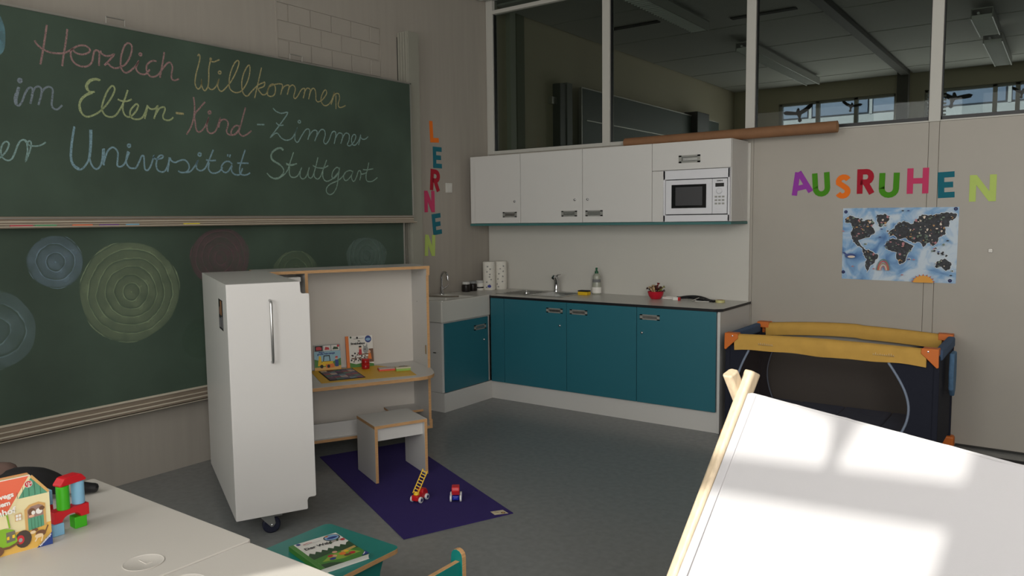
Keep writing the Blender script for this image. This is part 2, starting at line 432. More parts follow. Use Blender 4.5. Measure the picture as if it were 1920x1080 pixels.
# ---------------------------------------------------------------- neighbouring room, seen through the glazing
FH = [(0.69, 2.30, 1.0, 3.19), (2.66, 4.6, 1.0, 3.19), (4.9, 6.6, 1.0, 3.19)]
WALL2 = M('far_wall_paint', (196, 186, 164), 0.8)
o = facade(6.55, 0.2, FH, 'wall_far', WALL2)
sw = MB().box((-0.2, 0.02, 0), (0, 6.6, H), WALL2).build('wall_side'); sw['kind'] = 'structure'
for i, (a, b, c, d) in enumerate(FH):
    w = struct('window_%d' % wn); wn += 1
    m = MB(); t = 0.03
    m.box((a, 6.42, c), (a+t, 6.5, d), FRAME).box((b-t, 6.42, c), (b, 6.5, d), FRAME).box((a, 6.42, c), (b, 6.5, c+t), FRAME).box((a, 6.42, d-t), (b, 6.5, d), FRAME)
    for xm in ([a+0.34*(b-a), a+0.67*(b-a)] if i == 0 else [a+0.42*(b-a), a+0.55*(b-a)]): m.box((xm-0.025, 6.42, c), (xm+0.025, 6.5, d), FRAME)
    m.build('frame', w)
    box1('pane', (a+t, 6.455, c+t), (b-t, 6.46, d-t), CLEAR, w)
    for zz in (1.0, 1.4, 1.8, 2.2, 2.55): pass
    if i == 1:
        for k in range(8): box1('blind_slat', (a+0.02, 6.36, 3.13-0.05*k), (a+0.26, 6.39, 3.155-0.05*k), FRAME, w)
    box1('roller_blind', (a-0.03, 6.33, 1.0), (b+0.03, 6.335, 2.72), BLIND, w)
for x, z, s, f, lb in [(0.965, 3.03, 0.22, 1, 'black bird sticker, leftmost of the birds on the window across the neighbouring room'),
                    (1.713, 3.07, 0.14, -1, 'smallest black bird sticker, right of the leftmost bird on the far window'),
                    (3.0, 3.05, 0.22, -1, 'black bird sticker just right of the rightmost glazing post'),
                    (3.78, 3.05, 0.13, -1, 'black bird sticker cut by the right edge of the photo')]:
    bird((x, 6.415, z), s, lb, f, 6 if f > 0 else -8)
COLM = M('dark_column', (92, 88, 84), 0.7)
tag(box1('column', (2.36, 6.05, 0), (2.50, 6.19, H), COLM, None, 0.005), 'dark square column in front of the far windows of the neighbouring room', 'column')
tag(MB().box((2.41, 0.1, H-0.075), (2.51, 6.05, H-0.022), M('trunking_grey', (74, 72, 68), 0.7)).build('cable_trunking', None, 0.004), 'grey cable trunking running along the neighbouring ceiling to the column', 'trunking')
tag(box1('support_post', (0.0, 0.30, 0), (0.05, 0.39, H), M('post_light', (170, 172, 160), 0.6), None, 0.002), 'pale post on the side wall just behind the first glazing pane', 'post')
tag(box1('wall_strip', (0.0, 0.43, 0), (0.03, 0.56, H), M('post_green', (118, 122, 104), 0.7), None, 0.002), 'grey green wall strip beside the pale post behind the glazing', 'post')
LUM = M('luminaire_grey', (176, 176, 172), 0.45); LOUV = M('louvre_mirror', (215, 215, 215), 0.2, 0.9)
LITL = M('louvre_lamp_white', (235, 235, 235), 0.5)
def luminaire(x, y0, y1, label):
    t = thing('ceiling_light', label, 'ceiling light', (x, y0, 3.3), 0, 'strip lights in the neighbouring room')
    L = y1-y0
    MB().box((-0.09, 0, 0.03), (-0.082, L, 0.09), LUM).box((0.082, 0, 0.03), (0.09, L, 0.09), LUM).box((-0.09, 0, 0.085), (0.09, L, 0.095), LUM).box((-0.09, 0, 0.0), (-0.08, L, 0.03), LUM).box((0.08, 0, 0), (0.09, L, 0.03), LUM).build('housing', t)
    n = int(L/0.055); me = None
    for k in range(n):
        if me is None:
            o = MB().box((-0.08, 0, 0.0), (0.08, 0.006, 0.035), LITL).build('louvre_blade', t); me = o.data
        else:
            o = bpy.data.objects.new('louvre_blade', me); COL.objects.link(o); o.parent = t
        o.location = (0, 0.01+k*0.055, 0)
    MB().tube([(-0.03, 0.02, 0.055), (-0.03, L-0.02, 0.055)], 0.012, LITL).build('tube', t)
    for k in (0.25, 0.75): MB().box((-0.01, L*k-0.01, 0.095), (0.01, L*k+0.01, 0.14), LUM).build('hanger', t)
    return t
luminaire(1.33, 0.28, 1.72, 'louvred strip light nearest the glazing, over the first panes')
luminaire(1.38, 2.8, 5.6, 'long strip light deeper in the neighbouring room behind the second post')
luminaire(3.60, 2.85, 3.75, 'strip light seen through the rightmost pane, nearer one')
luminaire(3.60, 4.1, 5.7, 'strip light seen through the rightmost pane, farther one')
DG = M('far_board_green', (40, 62, 54), 0.5)
t = thing('chalkboard', 'dark green chalkboard on the side wall of the neighbouring room', 'chalkboard', (0.1, 1.46, 1.7))
box1('board_sheet', (0, 0, 0), (0.03, 3.9, 1.16), DG, t, 0.002)
MB().box((0.0, -0.012, -0.01), (0.036, 0, 1.17), ALU).box((0, 0, 1.16), (0.036, 3.9, 1.172), ALU).box((0.028, 0.1, 0.83), (0.034, 3.9, 0.84), ALU).build('frame', t)
t = thing('board_rail', 'grey upright rail beside the neighbouring chalkboard, seen through the first pane', 'rail', (0, 1.1, 0))
MB().box((0, 0, 0), (0.09, 0.12, 2.87), M('rail_far', (84, 86, 82), 0.5)).box((0.02, 0.12, 0), (0.1, 0.22, 2.89), M('rail_far2', (112, 114, 110), 0.5)).build('upright', t)
box1('bracket', (0.0, -0.09, 2.66), (0.05, 0.0, 2.73), ALU, t)
t = thing('wall_speaker', 'black box hanging above the far end of the neighbouring chalkboard', 'speaker', (0.02, 4.35, 2.62))
box1('speaker_case', (0, 0, 0), (0.2, 0.42, 0.3), BLACK, t, 0.01)
# building across the street, behind the far windows
BL = M('facade_white', (150, 158, 170), 0.7); BG = M('facade_glass', (98, 116, 146), 0.25)
t = thing('office_building', 'pale office building with bluish window bands outside the far windows', 'building', (-14, 16, 0))
box1('wall', (0, 0.1, 0), (40, 6, 9.5), BL, t)
wm = None; bm_ = None
for r in range(3):
    z = 1.0+3.0*r
    box1('floor_band', (0, 0, z-0.9), (40, 0.12, z+0.1), BL, t, 0.01)
    for k in range(26):
        if wm is None:
            o = MB().box((0, 0.02, 0), (1.4, 0.09, 1.9), BG).build('window', t); wm = o.data
            o2 = MB().box((0, -0.02, 0), (0.07, 0.03, 1.95), BL).box((0, -0.02, 1.15), (1.46, 0.03, 1.22), BL).build('window_bar', t); bm_ = o2.data
        else:
            o = bpy.data.objects.new('window', wm); COL.objects.link(o); o.parent = t
            o2 = bpy.data.objects.new('window_bar', bm_); COL.objects.link(o2); o2.parent = t
        o.location = (0.6+k*1.5, 0, z+0.15); o2.location = (0.55+k*1.5, 0, z+0.1)
box1('ground', (-40, -50, -0.5), (50, 40, -0.12), M('outdoor_paving', (120, 118, 112), 0.9))['kind'] = 'structure'

# ================================================================ CHALKBOARD
t = thing('board_rail', 'grey grooved upright rail at the right edge of the chalkboards', 'rail', (0, -1.14, 0))
mb = MB().box((0, 0, 0.92), (0.112, 0.12, 2.965), RAIL)
for k in range(4): mb.box((0.004+k*0.028, -0.008, 0.92), (0.022+k*0.028, 0, 2.96), RAIL)
mb.box((0, -0.012, 0.92), (0.004, 0, 2.93), BLACK)
mb.build('upright', t, 0.002)
upper = thing('chalkboard', 'upper green chalkboard with the cursive welcome text in coloured chalk', 'chalkboard', (0.12, 0, 0))
LY, RY = -5.3, -1.175
box1('board_sheet', (0, LY, 1.535), (0.03, RY, 2.545), BOARD, upper)
MB().box((0.0, LY, 2.545), (0.036, RY+0.008, 2.556), ALU).box((0.0, RY, 1.535), (0.036, RY+0.010, 2.556), ALU).build('frame', upper)
mb = MB()
mb.box((0.0, LY, 1.476), (0.03, RY+0.015, 1.534), TRAY).box((0.03, LY, 1.476), (0.062, RY+0.015, 1.481), TRAY).box((0.059, LY, 1.476), (0.064, RY+0.015, 1.486), TRAY)
mb.box((0.03, LY, 1.522), (0.036, RY+0.012, 1.530), ALU).box((0.03, LY, 1.505), (0.034, RY+0.012, 1.511), LIP).box((0.03, LY, 1.493), (0.033, RY+0.012, 1.497), LIP).box((0.064, LY, 1.482), (0.0655, RY+0.015, 1.486), LIP)
mb.build('chalk_tray', upper, 0.001)
for i, yy in enumerate([-4.55, -3.436, -2.243]):
    MB().tube([(0.015, yy-0.05, 2.55), (0.015, yy-0.05, 2.595), (0.015, yy+0.05, 2.595), (0.015, yy+0.05, 2.55)], 0.004, ALU).build('handle', upper)
lower = thing('chalkboard', 'lower green chalkboard with the chalked spiral discs', 'chalkboard', (0.07, 0, 0))
box1('board_sheet', (0, LY, 0.50), (0.03, RY-0.057, 1.60), BOARD, lower)
MB().box((0.0, RY-0.057, 0.5), (0.036, RY-0.045, 1.6), ALU).build('frame', lower)
MB().box((0.0, LY, 0.460), (0.03, RY-0.04, 0.503), TRAY).box((0.03, LY, 0.43), (0.045, RY-0.04, 0.436), TRAY).box((0.0, LY, 0.43), (0.03, RY-0.04, 0.46), TRAY).box((0.042, LY, 0.43), (0.048, RY-0.04, 0.448), TRAY).box((0.03, LY, 0.493), (0.038, RY-0.04, 0.504), LIP).box((0.03, LY, 0.462), (0.034, RY-0.04, 0.468), LIP).box((0.048, LY, 0.441), (0.0495, RY-0.04, 0.449), LIP).box((0.0, LY, 0.4185), (0.046, RY-0.04, 0.4225), LIP).build('chalk_tray', lower, 0.001)
CH = {'pink': (172, 138, 136), 'yellow': (184, 174, 128), 'green': (176, 188, 140), 'greyblue': (140, 152, 162), 'cyan': (150, 180, 176), 'blue': (142, 174, 186), 'mint': (148, 176, 162)}
CHM = {k: chalk_mat('chalk_'+k, v, 0.72, scale=150) for k, v in CH.items()}
# hand-written strokes on the board plane, (y, z) in millimetres
STROKES = [('Herzlich','pink',[[(-3790,2490),(-3799,2442),(-3811,2383),(-3822,2332),(-3832,2290)],[(-3693,2488),(-3700,2443),(-3713,2379),(-3722,2336),(-3729,2297)],[(-3851,2403),(-3840,2384),(-3814,2366),(-3776,2356),(-3728,2361),(-3703,2371),(-3682,2386),(-3652,2408),(-3627,2418),(-3602,2418),(-3585,2402),(-3595,2386),(-3621,2373),(-3646,2372),(-3666,2380),(-3672,2393),(-3681,2380),(-3684,2359),(-3677,2334),(-3658,2316),(-3625,2310),(-3599,2319),(-3579,2341),(-3570,2377),(-3564,2397),(-3552,2406),(-3539,2399),(-3540,2369),(-3544,2327)],[(-3531,2407),(-3527,2393),(-3505,2384),(-3479,2390),(-3461,2399),(-3479,2374),(-3515,2334)],[(-3515,2334),(-3497,2346),(-3482,2333),(-3460,2327),(-3433,2336),(-3400,2358),(-3372,2405),(-3360,2451),(-3368,2470),(-3387,2470),(-3404,2448),(-3422,2397),(-3428,2347),(-3420,2322),(-3402,2311),(-3374,2327),(-3344,2358),(-3327,2385),(-3343,2347),(-3335,2326),(-3316,2317),(-3290,2321),(-3265,2349)],[(-3307,2424),(-3310,2419),(-3314,2417),(-3319,2418),(-3321,2422),(-3319,2427),(-3314,2430),(-3309,2428),(-3307,2424)],[(-3224,2399),(-3238,2401),(-3262,2391),(-3283,2365),(-3282,2333),(-3267,2313),(-3243,2312),(-3217,2329),(-3185,2370),(-3159,2400),(-3141,2405),(-3130,2383),(-3137,2345),(-3138,2317),(-3121,2309),(-3093,2322)],[(-3175,2459),(-3183,2417),(-3195,2369),(-3208,2312)]],1.0),('Willkommen','yellow',[[(-2968,2470),(-2959,2482),(-2953,2465),(-2965,2420),(-2985,2360),(-2993,2313),(-2986,2288),(-2971,2280),(-2954,2303),(-2950,2337),(-2950,2298),(-2932,2275),(-2910,2304),(-2902,2351),(-2899,2404),(-2888,2449),(-2878,2469),(-2887,2470),(-2885,2455),(-2862,2454),(-2825,2472)],[(-2910,2304),(-2897,2289),(-2876,2291),(-2851,2317),(-2834,2356),(-2845,2317),(-2834,2290),(-2816,2287),(-2785,2315),(-2745,2363),(-2708,2427),(-2690,2475),(-2699,2487),(-2722,2467),(-2749,2415),(-2764,2360),(-2763,2312),(-2737,2292),(-2705,2293),(-2673,2313),(-2639,2361),(-2617,2418),(-2613,2465),(-2627,2466),(-2655,2424),(-2675,2367),(-2676,2313),(-2662,2285),(-2639,2280),(-2609,2310),(-2561,2355),(-2520,2377),(-2507,2381),(-2515,2355),(-2556,2334),(-2543,2313),(-2524,2301),(-2497,2313),(-2474,2361),(-2443,2379),(-2427,2356),(-2436,2315),(-2464,2298),(-2490,2308),(-2475,2355),(-2433,2377),(-2384,2388),(-2371,2374),(-2389,2318)],[(-2527,2470),(-2545,2412),(-2569,2332),(-2588,2272)],[(-2818,2397),(-2821,2391),(-2827,2388),(-2834,2389),(-2836,2395),(-2833,2401),(-2827,2404),(-2820,2403),(-2818,2397)],[(-2382,2344),(-2356,2376),(-2321,2388),(-2322,2364),(-2336,2325)],[(-2330,2348),(-2310,2382),(-2285,2393),(-2268,2371),(-2284,2322),(-2274,2307),(-2252,2326),(-2220,2371),(-2194,2383),(-2191,2363),(-2207,2317)],[(-2199,2350),(-2175,2385),(-2149,2386),(-2147,2363),(-2162,2316)],[(-2155,2344),(-2130,2388),(-2108,2391),(-2098,2357),(-2099,2321),(-2081,2308),(-2041,2328),(-2004,2374),(-2015,2397),(-2044,2363),(-2056,2320),(-2035,2292),(-2004,2293),(-1967,2324),(-1941,2376),(-1936,2389),(-1946,2351),(-1968,2303)],[(-1954,2338),(-1929,2378),(-1896,2385),(-1889,2352),(-1903,2313),(-1892,2291),(-1859,2299),(-1835,2312)],[(-1921,2372),(-1925,2277)]],0.85),('im','greyblue',[[(-3939,2166),(-3947,2139),(-3957,2107),(-3957,2085),(-3943,2075),(-3927,2097),(-3908,2143),(-3890,2168),(-3876,2165),(-3878,2134),(-3890,2090)],[(-3935,2164),(-3943,2135),(-3951,2103),(-3951,2083)],[(-3951,2134),(-3959,2106),(-3955,2078)],[(-3882,2129),(-3867,2166),(-3848,2180),(-3834,2166),(-3840,2129),(-3854,2088)],[(-3837,2148),(-3818,2175),(-3796,2185),(-3782,2171),(-3787,2127),(-3791,2094),(-3781,2077),(-3764,2077),(-3748,2092),(-3741,2100)],[(-3922,2198),(-3925,2192),(-3931,2188),(-3936,2190),(-3938,2196),(-3936,2203),(-3930,2206),(-3924,2204),(-3922,2198)],[(-3924,2199),(-3926,2196),(-3929,2194),(-3932,2195),(-3933,2198),(-3931,2201),(-3928,2203),(-3925,2202),(-3924,2199)]],1.0),('Eltern','green',[[(-3541,2252),(-3562,2257),(-3594,2247),(-3616,2218),(-3613,2195),(-3595,2185),(-3574,2188)],[(-3546,2250),(-3567,2252),(-3594,2239),(-3611,2214),(-3606,2193)],[(-3574,2188),(-3609,2175),(-3644,2144),(-3657,2109),(-3652,2077),(-3626,2054),(-3588,2065),(-3548,2093),(-3502,2146),(-3470,2203),(-3470,2227),(-3485,2228),(-3511,2193),(-3536,2133),(-3541,2099),(-3526,2071),(-3497,2065),(-3467,2080),(-3434,2130),(-3417,2166),(-3396,2220)],[(-3586,2181),(-3624,2160),(-3649,2129),(-3654,2105),(-3648,2073)],[(-3425,2150),(-3430,2110),(-3417,2080),(-3392,2077),(-3360,2106),(-3343,2140),(-3352,2150),(-3373,2131),(-3390,2105),(-3387,2075),(-3362,2066),(-3330,2074),(-3308,2103),(-3289,2151)],[(-3454,2164),(-3433,2157),(-3402,2160),(-3377,2173)],[(-3289,2148),(-3297,2115),(-3310,2073)],[(-3289,2146),(-3275,2132),(-3248,2135),(-3230,2153),(-3241,2121),(-3256,2078)],[(-3244,2105),(-3221,2140),(-3193,2150),(-3188,2136),(-3201,2104),(-3199,2084),(-3175,2078),(-3153,2086),(-3140,2100)]],1.0),('dash','yellow',[[(-3123,2127),(-3074,2126)],[(-3122,2123),(-3074,2124)]],1.0),('Kind','pink',[[(-3007,2229),(-3003,2181),(-3010,2119),(-3031,2056),(-3063,2008)],[(-2933,2210),(-2971,2169),(-3006,2126),(-3003,2077),(-2999,2041),(-2982,2029),(-2954,2048),(-2927,2090),(-2914,2120),(-2928,2078),(-2927,2041),(-2906,2027),(-2878,2039),(-2858,2072),(-2838,2124),(-2851,2066)],[(-2898,2152),(-2901,2146),(-2907,2143),(-2914,2144),(-2916,2150),(-2913,2156),(-2907,2159),(-2900,2157),(-2898,2152)],[(-2847,2092),(-2824,2116),(-2795,2116),(-2785,2091),(-2798,2052),(-2785,2031),(-2748,2032),(-2717,2059),(-2705,2079)],[(-2697,2083),(-2730,2090),(-2761,2061),(-2766,2035),(-2741,2034),(-2709,2066),(-2679,2146),(-2657,2207)],[(-2709,2079),(-2710,2046),(-2685,2029),(-2650,2045),(-2622,2067)]],1.0),('dash','cyan',[[(-2577,2110),(-2523,2114)]],1.0),('Zimmer','cyan',[[(-2452,2226),(-2429,2208),(-2388,2199),(-2337,2209),(-2382,2149),(-2434,2090),(-2481,2037),(-2448,2062),(-2423,2067),(-2395,2039),(-2354,2028),(-2311,2045),(-2283,2082),(-2263,2118),(-2284,2075),(-2286,2037),(-2265,2022),(-2232,2065),(-2195,2110),(-2168,2116),(-2162,2092),(-2180,2045)],[(-2432,2134),(-2408,2120),(-2375,2125)],[(-2235,2159),(-2238,2153),(-2246,2150),(-2253,2152),(-2256,2157),(-2253,2163),(-2245,2167),(-2238,2165),(-2235,2159)],[(-2170,2070),(-2133,2109),(-2101,2111),(-2102,2083),(-2122,2040)],[(-2112,2061),(-2069,2118),(-2036,2121),(-2028,2089),(-2044,2045),(-2026,2028),(-1997,2055),(-1966,2112),(-1937,2118),(-1934,2089),(-1951,2033)],[(-1942,2067),(-1909,2110),(-1875,2109),(-1873,2079),(-1891,2040)],[(-1882,2064),(-1846,2115),(-1811,2110),(-1813,2069),(-1829,2038),(-1804,2031),(-1763,2066),(-1746,2104),(-1766,2114),(-1787,2086),(-1784,2045),(-1754,2040),(-1717,2077),(-1700,2116),(-1706,2085),(-1723,2042)],[(-1705,2108),(-1686,2088),(-1655,2090),(-1626,2110)]],0.85),('der','cyan',[[(-4059,1808),(-4041,1817),(-4026,1832),(-4010,1853),(-3998,1882),(-4002,1895),(-4013,1895),(-4025,1883),(-4034,1857),(-4034,1832),(-4027,1816),(-4010,1806),(-3992,1812),(-3979,1835),(-3962,1875),(-3948,1902),(-3933,1911),(-3921,1907),(-3917,1885),(-3918,1852),(-3929,1806),(-3910,1849),(-3899,1886),(-3900,1905),(-3911,1905),(-3913,1891),(-3899,1884),(-3871,1885),(-3849,1893),(-3830,1907)],[(-3998,1808),(-3986,1819),(-3972,1849),(-3960,1882),(-3945,1905),(-3930,1910),(-3919,1898)]],0.8),('Universitaet','blue',[[(-3688,1998),(-3701,1941),(-3713,1872),(-3715,1831),(-3705,1797),(-3680,1777),(-3656,1786),(-3634,1815),(-3624,1840),(-3613,1913),(-3609,1988)],[(-3687,1993),(-3700,1934),(-3711,1865),(-3711,1824),(-3700,1798),(-3676,1782)],[(-3602,1988),(-3608,1913),(-3619,1843)],[(-3621,1840),(-3615,1812),(-3601,1789),(-3584,1785),(-3566,1804),(-3555,1840),(-3549,1893)],[(-3542,1895),(-3549,1805)],[(-3552,1808),(-3539,1848),(-3523,1884),(-3500,1903),(-3483,1899),(-3470,1877),(-3474,1837),(-3477,1809),(-3463,1802),(-3444,1812),(-3428,1836),(-3407,1885)]],1.0),('niversitaet','blue',[[(-3414,1889),(-3423,1859),(-3427,1827),(-3412,1801),(-3389,1797),(-3372,1803),(-3351,1841),(-3338,1867),(-3326,1865),(-3326,1824),(-3323,1796),(-3309,1790),(-3291,1812),(-3277,1845),(-3267,1873),(-3271,1861),(-3252,1855),(-3222,1862),(-3213,1874),(-3226,1878),(-3244,1865),(-3256,1832),(-3253,1799),(-3231,1784),(-3206,1792),(-3184,1831),(-3174,1869)],[(-3398,1919),(-3401,1914),(-3407,1911),(-3412,1913),(-3414,1918),(-3412,1924),(-3406,1927),(-3400,1925),(-3398,1919)],[(-3177,1869),(-3182,1831),(-3191,1786)],[(-3172,1869),(-3165,1851),(-3143,1842),(-3117,1853),(-3085,1860),(-3063,1844),(-3056,1818),(-3068,1796),(-3089,1787),(-3115,1788),(-3125,1796)],[(-3084,1788),(-3052,1794),(-3018,1830),(-2998,1862),(-3010,1835),(-3006,1811),(-2982,1802),(-2954,1818),(-2930,1859),(-2912,1894),(-2894,1931)],[(-2976,1898),(-2979,1891),(-2986,1888),(-2993,1891),(-2995,1897),(-2992,1903),(-2985,1906),(-2978,1904),(-2976,1898)],[(-2925,1854),(-2932,1819),(-2920,1797),(-2895,1791),(-2861,1802),(-2837,1829)],[(-2946,1868),(-2913,1865),(-2880,1869)],[(-2769,1852),(-2789,1866),(-2818,1862),(-2842,1838),(-2843,1813),(-2821,1798),(-2798,1808),(-2773,1842),(-2777,1816),(-2763,1794),(-2740,1787),(-2716,1793),(-2697,1830)],[(-2796,1911),(-2800,1896)],[(-2779,1910),(-2786,1892)],[(-2673,1945),(-2697,1887),(-2717,1834),(-2716,1798),(-2693,1788),(-2663,1793),(-2644,1804)],[(-2734,1860),(-2653,1863)]],1.0),('Stuttgart','mint',[[(-2382,1963),(-2397,1975),(-2429,1972),(-2468,1948),(-2483,1916),(-2471,1890),(-2429,1870),(-2394,1850),(-2387,1823),(-2405,1791),(-2444,1773),(-2487,1781),(-2518,1808)],[(-2386,1960),(-2408,1972),(-2441,1961),(-2474,1935),(-2477,1908),(-2455,1887),(-2413,1867),(-2387,1836)],[(-2393,1811),(-2422,1785),(-2466,1777),(-2502,1791)],[(-2428,1781),(-2388,1800),(-2353,1838),(-2329,1894),(-2302,1954)],[(-2339,1857),(-2343,1820),(-2333,1793),(-2305,1788),(-2276,1800),(-2255,1829),(-2239,1857)],[(-2367,1878),(-2330,1870),(-2278,1880)],[(-2365,1871),(-2330,1865),(-2296,1873)],[(-2252,1831),(-2256,1801),(-2240,1781),(-2213,1789),(-2191,1822),(-2176,1861)],[(-2187,1827),(-2187,1799),(-2166,1788),(-2145,1810),(-2121,1867),(-2099,1932)],[(-2135,1829),(-2136,1801),(-2110,1784),(-2082,1803),(-2052,1861),(-2023,1919)],[(-2059,1842),(-2061,1799),(-2041,1774),(-2010,1775),(-1965,1798),(-1926,1833)],[(-2146,1876),(-2116,1863),(-2067,1860),(-2037,1867),(-2011,1881)],[(-1912,1863),(-1933,1872),(-1963,1851),(-1980,1821),(-1978,1797),(-1959,1796),(-1926,1828),(-1908,1870),(-1923,1809),(-1935,1750),(-1963,1701),(-2001,1680),(-2032,1695),(-2032,1724),(-1998,1753),(-1928,1780),(-1882,1811),(-1855,1841)],[(-1786,1849),(-1815,1855),(-1855,1841),(-1875,1811),(-1863,1784),(-1837,1788),(-1803,1819),(-1783,1852),(-1800,1814),(-1791,1784),(-1772,1783),(-1750,1816),(-1732,1854),(-1712,1855),(-1709,1827),(-1722,1789)],[(-1712,1852),(-1702,1835),(-1675,1839),(-1654,1847)],[(-1627,1922),(-1643,1870),(-1658,1829),(-1653,1789),(-1615,1783),(-1580,1794),(-1544,1816)],[(-1687,1868),(-1646,1868),(-1585,1878)]],0.85)]
BP = Matrix(((0, 0, 1, 0), (1, 0, 0, 0), (0, 1, 0, 0), (0, 0, 0, 1)))      # drawing (y, z, out)
for nm, colr, sts, wf in STROKES:
    mb = MB()
    for i, st in enumerate(sts):
        p = [(q[0], q[1]) for q in smooth_path([(a/1000, b/1000) for a, b in st], 4)]
        L, R = ribbon(p, 0.0092*wf); k = len(L); z = 0.0305+0.00008*i
        mb.add([(v.x, v.y, z) for v in L+R], [(j, j+1, k+j+1, k+j) for j in range(k-1)], CHM[colr], BP)
    mb.build('chalk_writing', upper)
def disc(y, z, ry, rz, col, alpha, rings, parent, x=0.0304):
    n = 40; vs = [(0, 0, 0)]
    for i in range(n):
        a = 2*pi*i/n; k = 1+0.02*sin(3*a+y*7)+0.012*sin(7*a); vs.append((0, ry*k*cos(a), rz*k*sin(a)))
    o = MB().add(vs, [(0, i+1, (i+1) % n+1) for i in range(n)], chalk_mat('chalk_disc_%d' % int(abs(y)*1000+z*10), col, alpha, rings, max(ry, rz), scale=14)).build('chalk_disc', parent)
    o.location = (x, y, z)
disc(-3.798, 1.300, 0.137, 0.138, (126, 146, 158), 0.5, 3, lower)
disc(-3.411, 1.113, 0.284, 0.281, (136, 150, 122), 0.52, 6, lower)
disc(-2.841, 1.278, 0.206, 0.181, (126, 98, 104), 0.42, 5, lower)
disc(-2.280, 1.145, 0.199, 0.152, (126, 142, 116), 0.42, 4, lower)
disc(-1.626, 1.233, 0.204, 0.140, (122, 142, 134), 0.45, 5, lower)
disc(-4.095, 0.976, 0.180, 0.197, (122, 142, 144), 0.42, 3, lower)
disc(-3.010, 0.794, 0.116, 0.123, (90, 115, 95), 0.2, 4, lower)
disc(-4.035, 2.411, 0.055, 0.12, (120, 160, 172), 0.6, 1, upper)
for u0, c, nme in [(-3.974, (205, 80, 90), 'pink'), (-3.862, (90, 165, 115), 'green'), (-3.684, (230, 115, 75), 'orange'), (-3.546, (120, 80, 140), 'purple'), (-3.419, (120, 175, 205), 'blue'), (-3.067, (225, 205, 60), 'yellow')]:
    o = MB().cyl(0.0058, -0.05 if nme != 'blue' else -0.035, 0.05 if nme != 'blue' else 0.035, M('chalk_stick_'+nme, c, 0.9), 10).build('chalk_stick', None, loc=(0.12+0.046, u0, 1.4870), rot=(radians(90), 0, radians(random.uniform(-2, 2))))
    tag(o, nme+' chalk stick lying in the tray between the two chalkboards', 'chalk', 'chalk sticks in the upper tray')
# ---- cut-out letters
LET = {'L': [[(0.12, 1.0), (0.12, 0.12), (0.66, 0.12)]],
 'E': [[(0.68, 0.89), (0.12, 0.89), (0.12, 0.11), (0.68, 0.11)], [(0.12, 0.5), (0.62, 0.5)]],
 'R': [[(0.12, 0.0), (0.12, 0.89), (0.40, 0.89)]+arc(0.40, 0.68, 0.21, 90, -90, 8)+[(0.14, 0.47)], [(0.34, 0.5), (0.66, 0.0)]],
 'N': [[(0.12, 0.0), (0.12, 1.0)], [(0.14, 0.94), (0.64, 0.06)], [(0.66, 0.0), (0.66, 1.0)]],
 'A': [[(0.08, 0.0), (0.38, 0.94)], [(0.42, 0.94), (0.72, 0.0)], [(0.2, 0.27), (0.6, 0.27)]],
 'U': [[(0.12, 1.0), (0.12, 0.36)]+arc(0.39, 0.36, 0.27, 180, 360, 8, 0.25)+[(0.66, 1.0)]],
 'H': [[(0.12, 0.0), (0.12, 1.0)], [(0.66, 0.0), (0.66, 1.0)], [(0.12, 0.5), (0.66, 0.5)]],
 'S': [arc(0.38, 0.70, 0.24, 30, 200, 7, 0.19)+arc(0.38, 0.30, 0.24, 60, -150, 9, 0.19)]}
def letter(ch, T, w, h, mat, stroke):
    mb = MB()
    for i, p in enumerate(LET[ch]):
        add_ribbon(mb, [(x*w/0.78-w/2, y*h-h/2) for x, y in p], stroke, 0.0003, 0.0035+0.0002*i, mat)
    o = mb.build('letter_'+ch.lower()); o.matrix_world = T
    return o
LP = {'purple': (150, 60, 165), 'green': (70, 140, 20), 'orange': (238, 118, 28), 'dark red': (168, 22, 44), 'pink': (200, 62, 104), 'teal': (20, 104, 120), 'lime': (186, 208, 110)}
LM = {k: M('felt_'+k.replace(' ', '_'), v, 0.9, bump=0.1, bscale=300) for k, v in LP.items()}
LFT = Matrix(((0, 0, 1, 0), (1, 0, 0, 0), (0, 1, 0, 0), (0, 0, 0, 1)))
pos = ['topmost', 'second', 'third', 'fourth', 'fifth', 'lowest']
for i, (ch, c, y, z, a) in enumerate([('L', 'orange', -0.724, 2.23, 3), ('E', 'teal', -0.69, 2.02, 0), ('R', 'dark red', -0.729, 1.83, -5), ('N', 'pink', -0.808, 1.65, 0), ('E', 'teal', -0.714, 1.462, 6), ('N', 'lime', -0.813, 1.284, -3)]):
    T = Matrix.Translation((0.0, y, z)) @ LFT @ Matrix.Rotation(radians(a), 4, 'Z')
    tag(letter(ch, T, 0.125, 0.178, LM[c], 0.038), '%s cut-out letter %s, %s in the vertical word on the left wall' % (c, ch, pos[i]), 'letter', 'letters of LERNEN')
pos = ['first', 'second', 'third', 'fourth', 'fifth', 'sixth', 'seventh', 'last']
for i, (ch, c, x, z, a, w) in enumerate([('A', 'purple', 2.786, 1.73, 12, 0.14), ('U', 'green', 2.93, 1.708, 4, 0.115), ('S', 'orange', 3.075, 1.69, -4, 0.105), ('R', 'dark red', 3.218, 1.72, 0, 0.11), ('U', 'green', 3.36, 1.688, -1, 0.125), ('H', 'pink', 3.53, 1.711, 0, 0.13), ('E', 'teal', 3.70, 1.68, 2, 0.105), ('N', 'lime', 3.893, 1.652, 0, 0.155)]):
    T = Matrix.Translation((x, 0.0, z)) @ FRONT @ Matrix.Rotation(radians(a), 4, 'Z')
    tag(letter(ch, T, w, 0.165, LM[c], 0.036), '%s cut-out letter %s, %s letter of the word above the map' % (c, ch, pos[i]), 'letter', 'letters of AUSRUHEN')
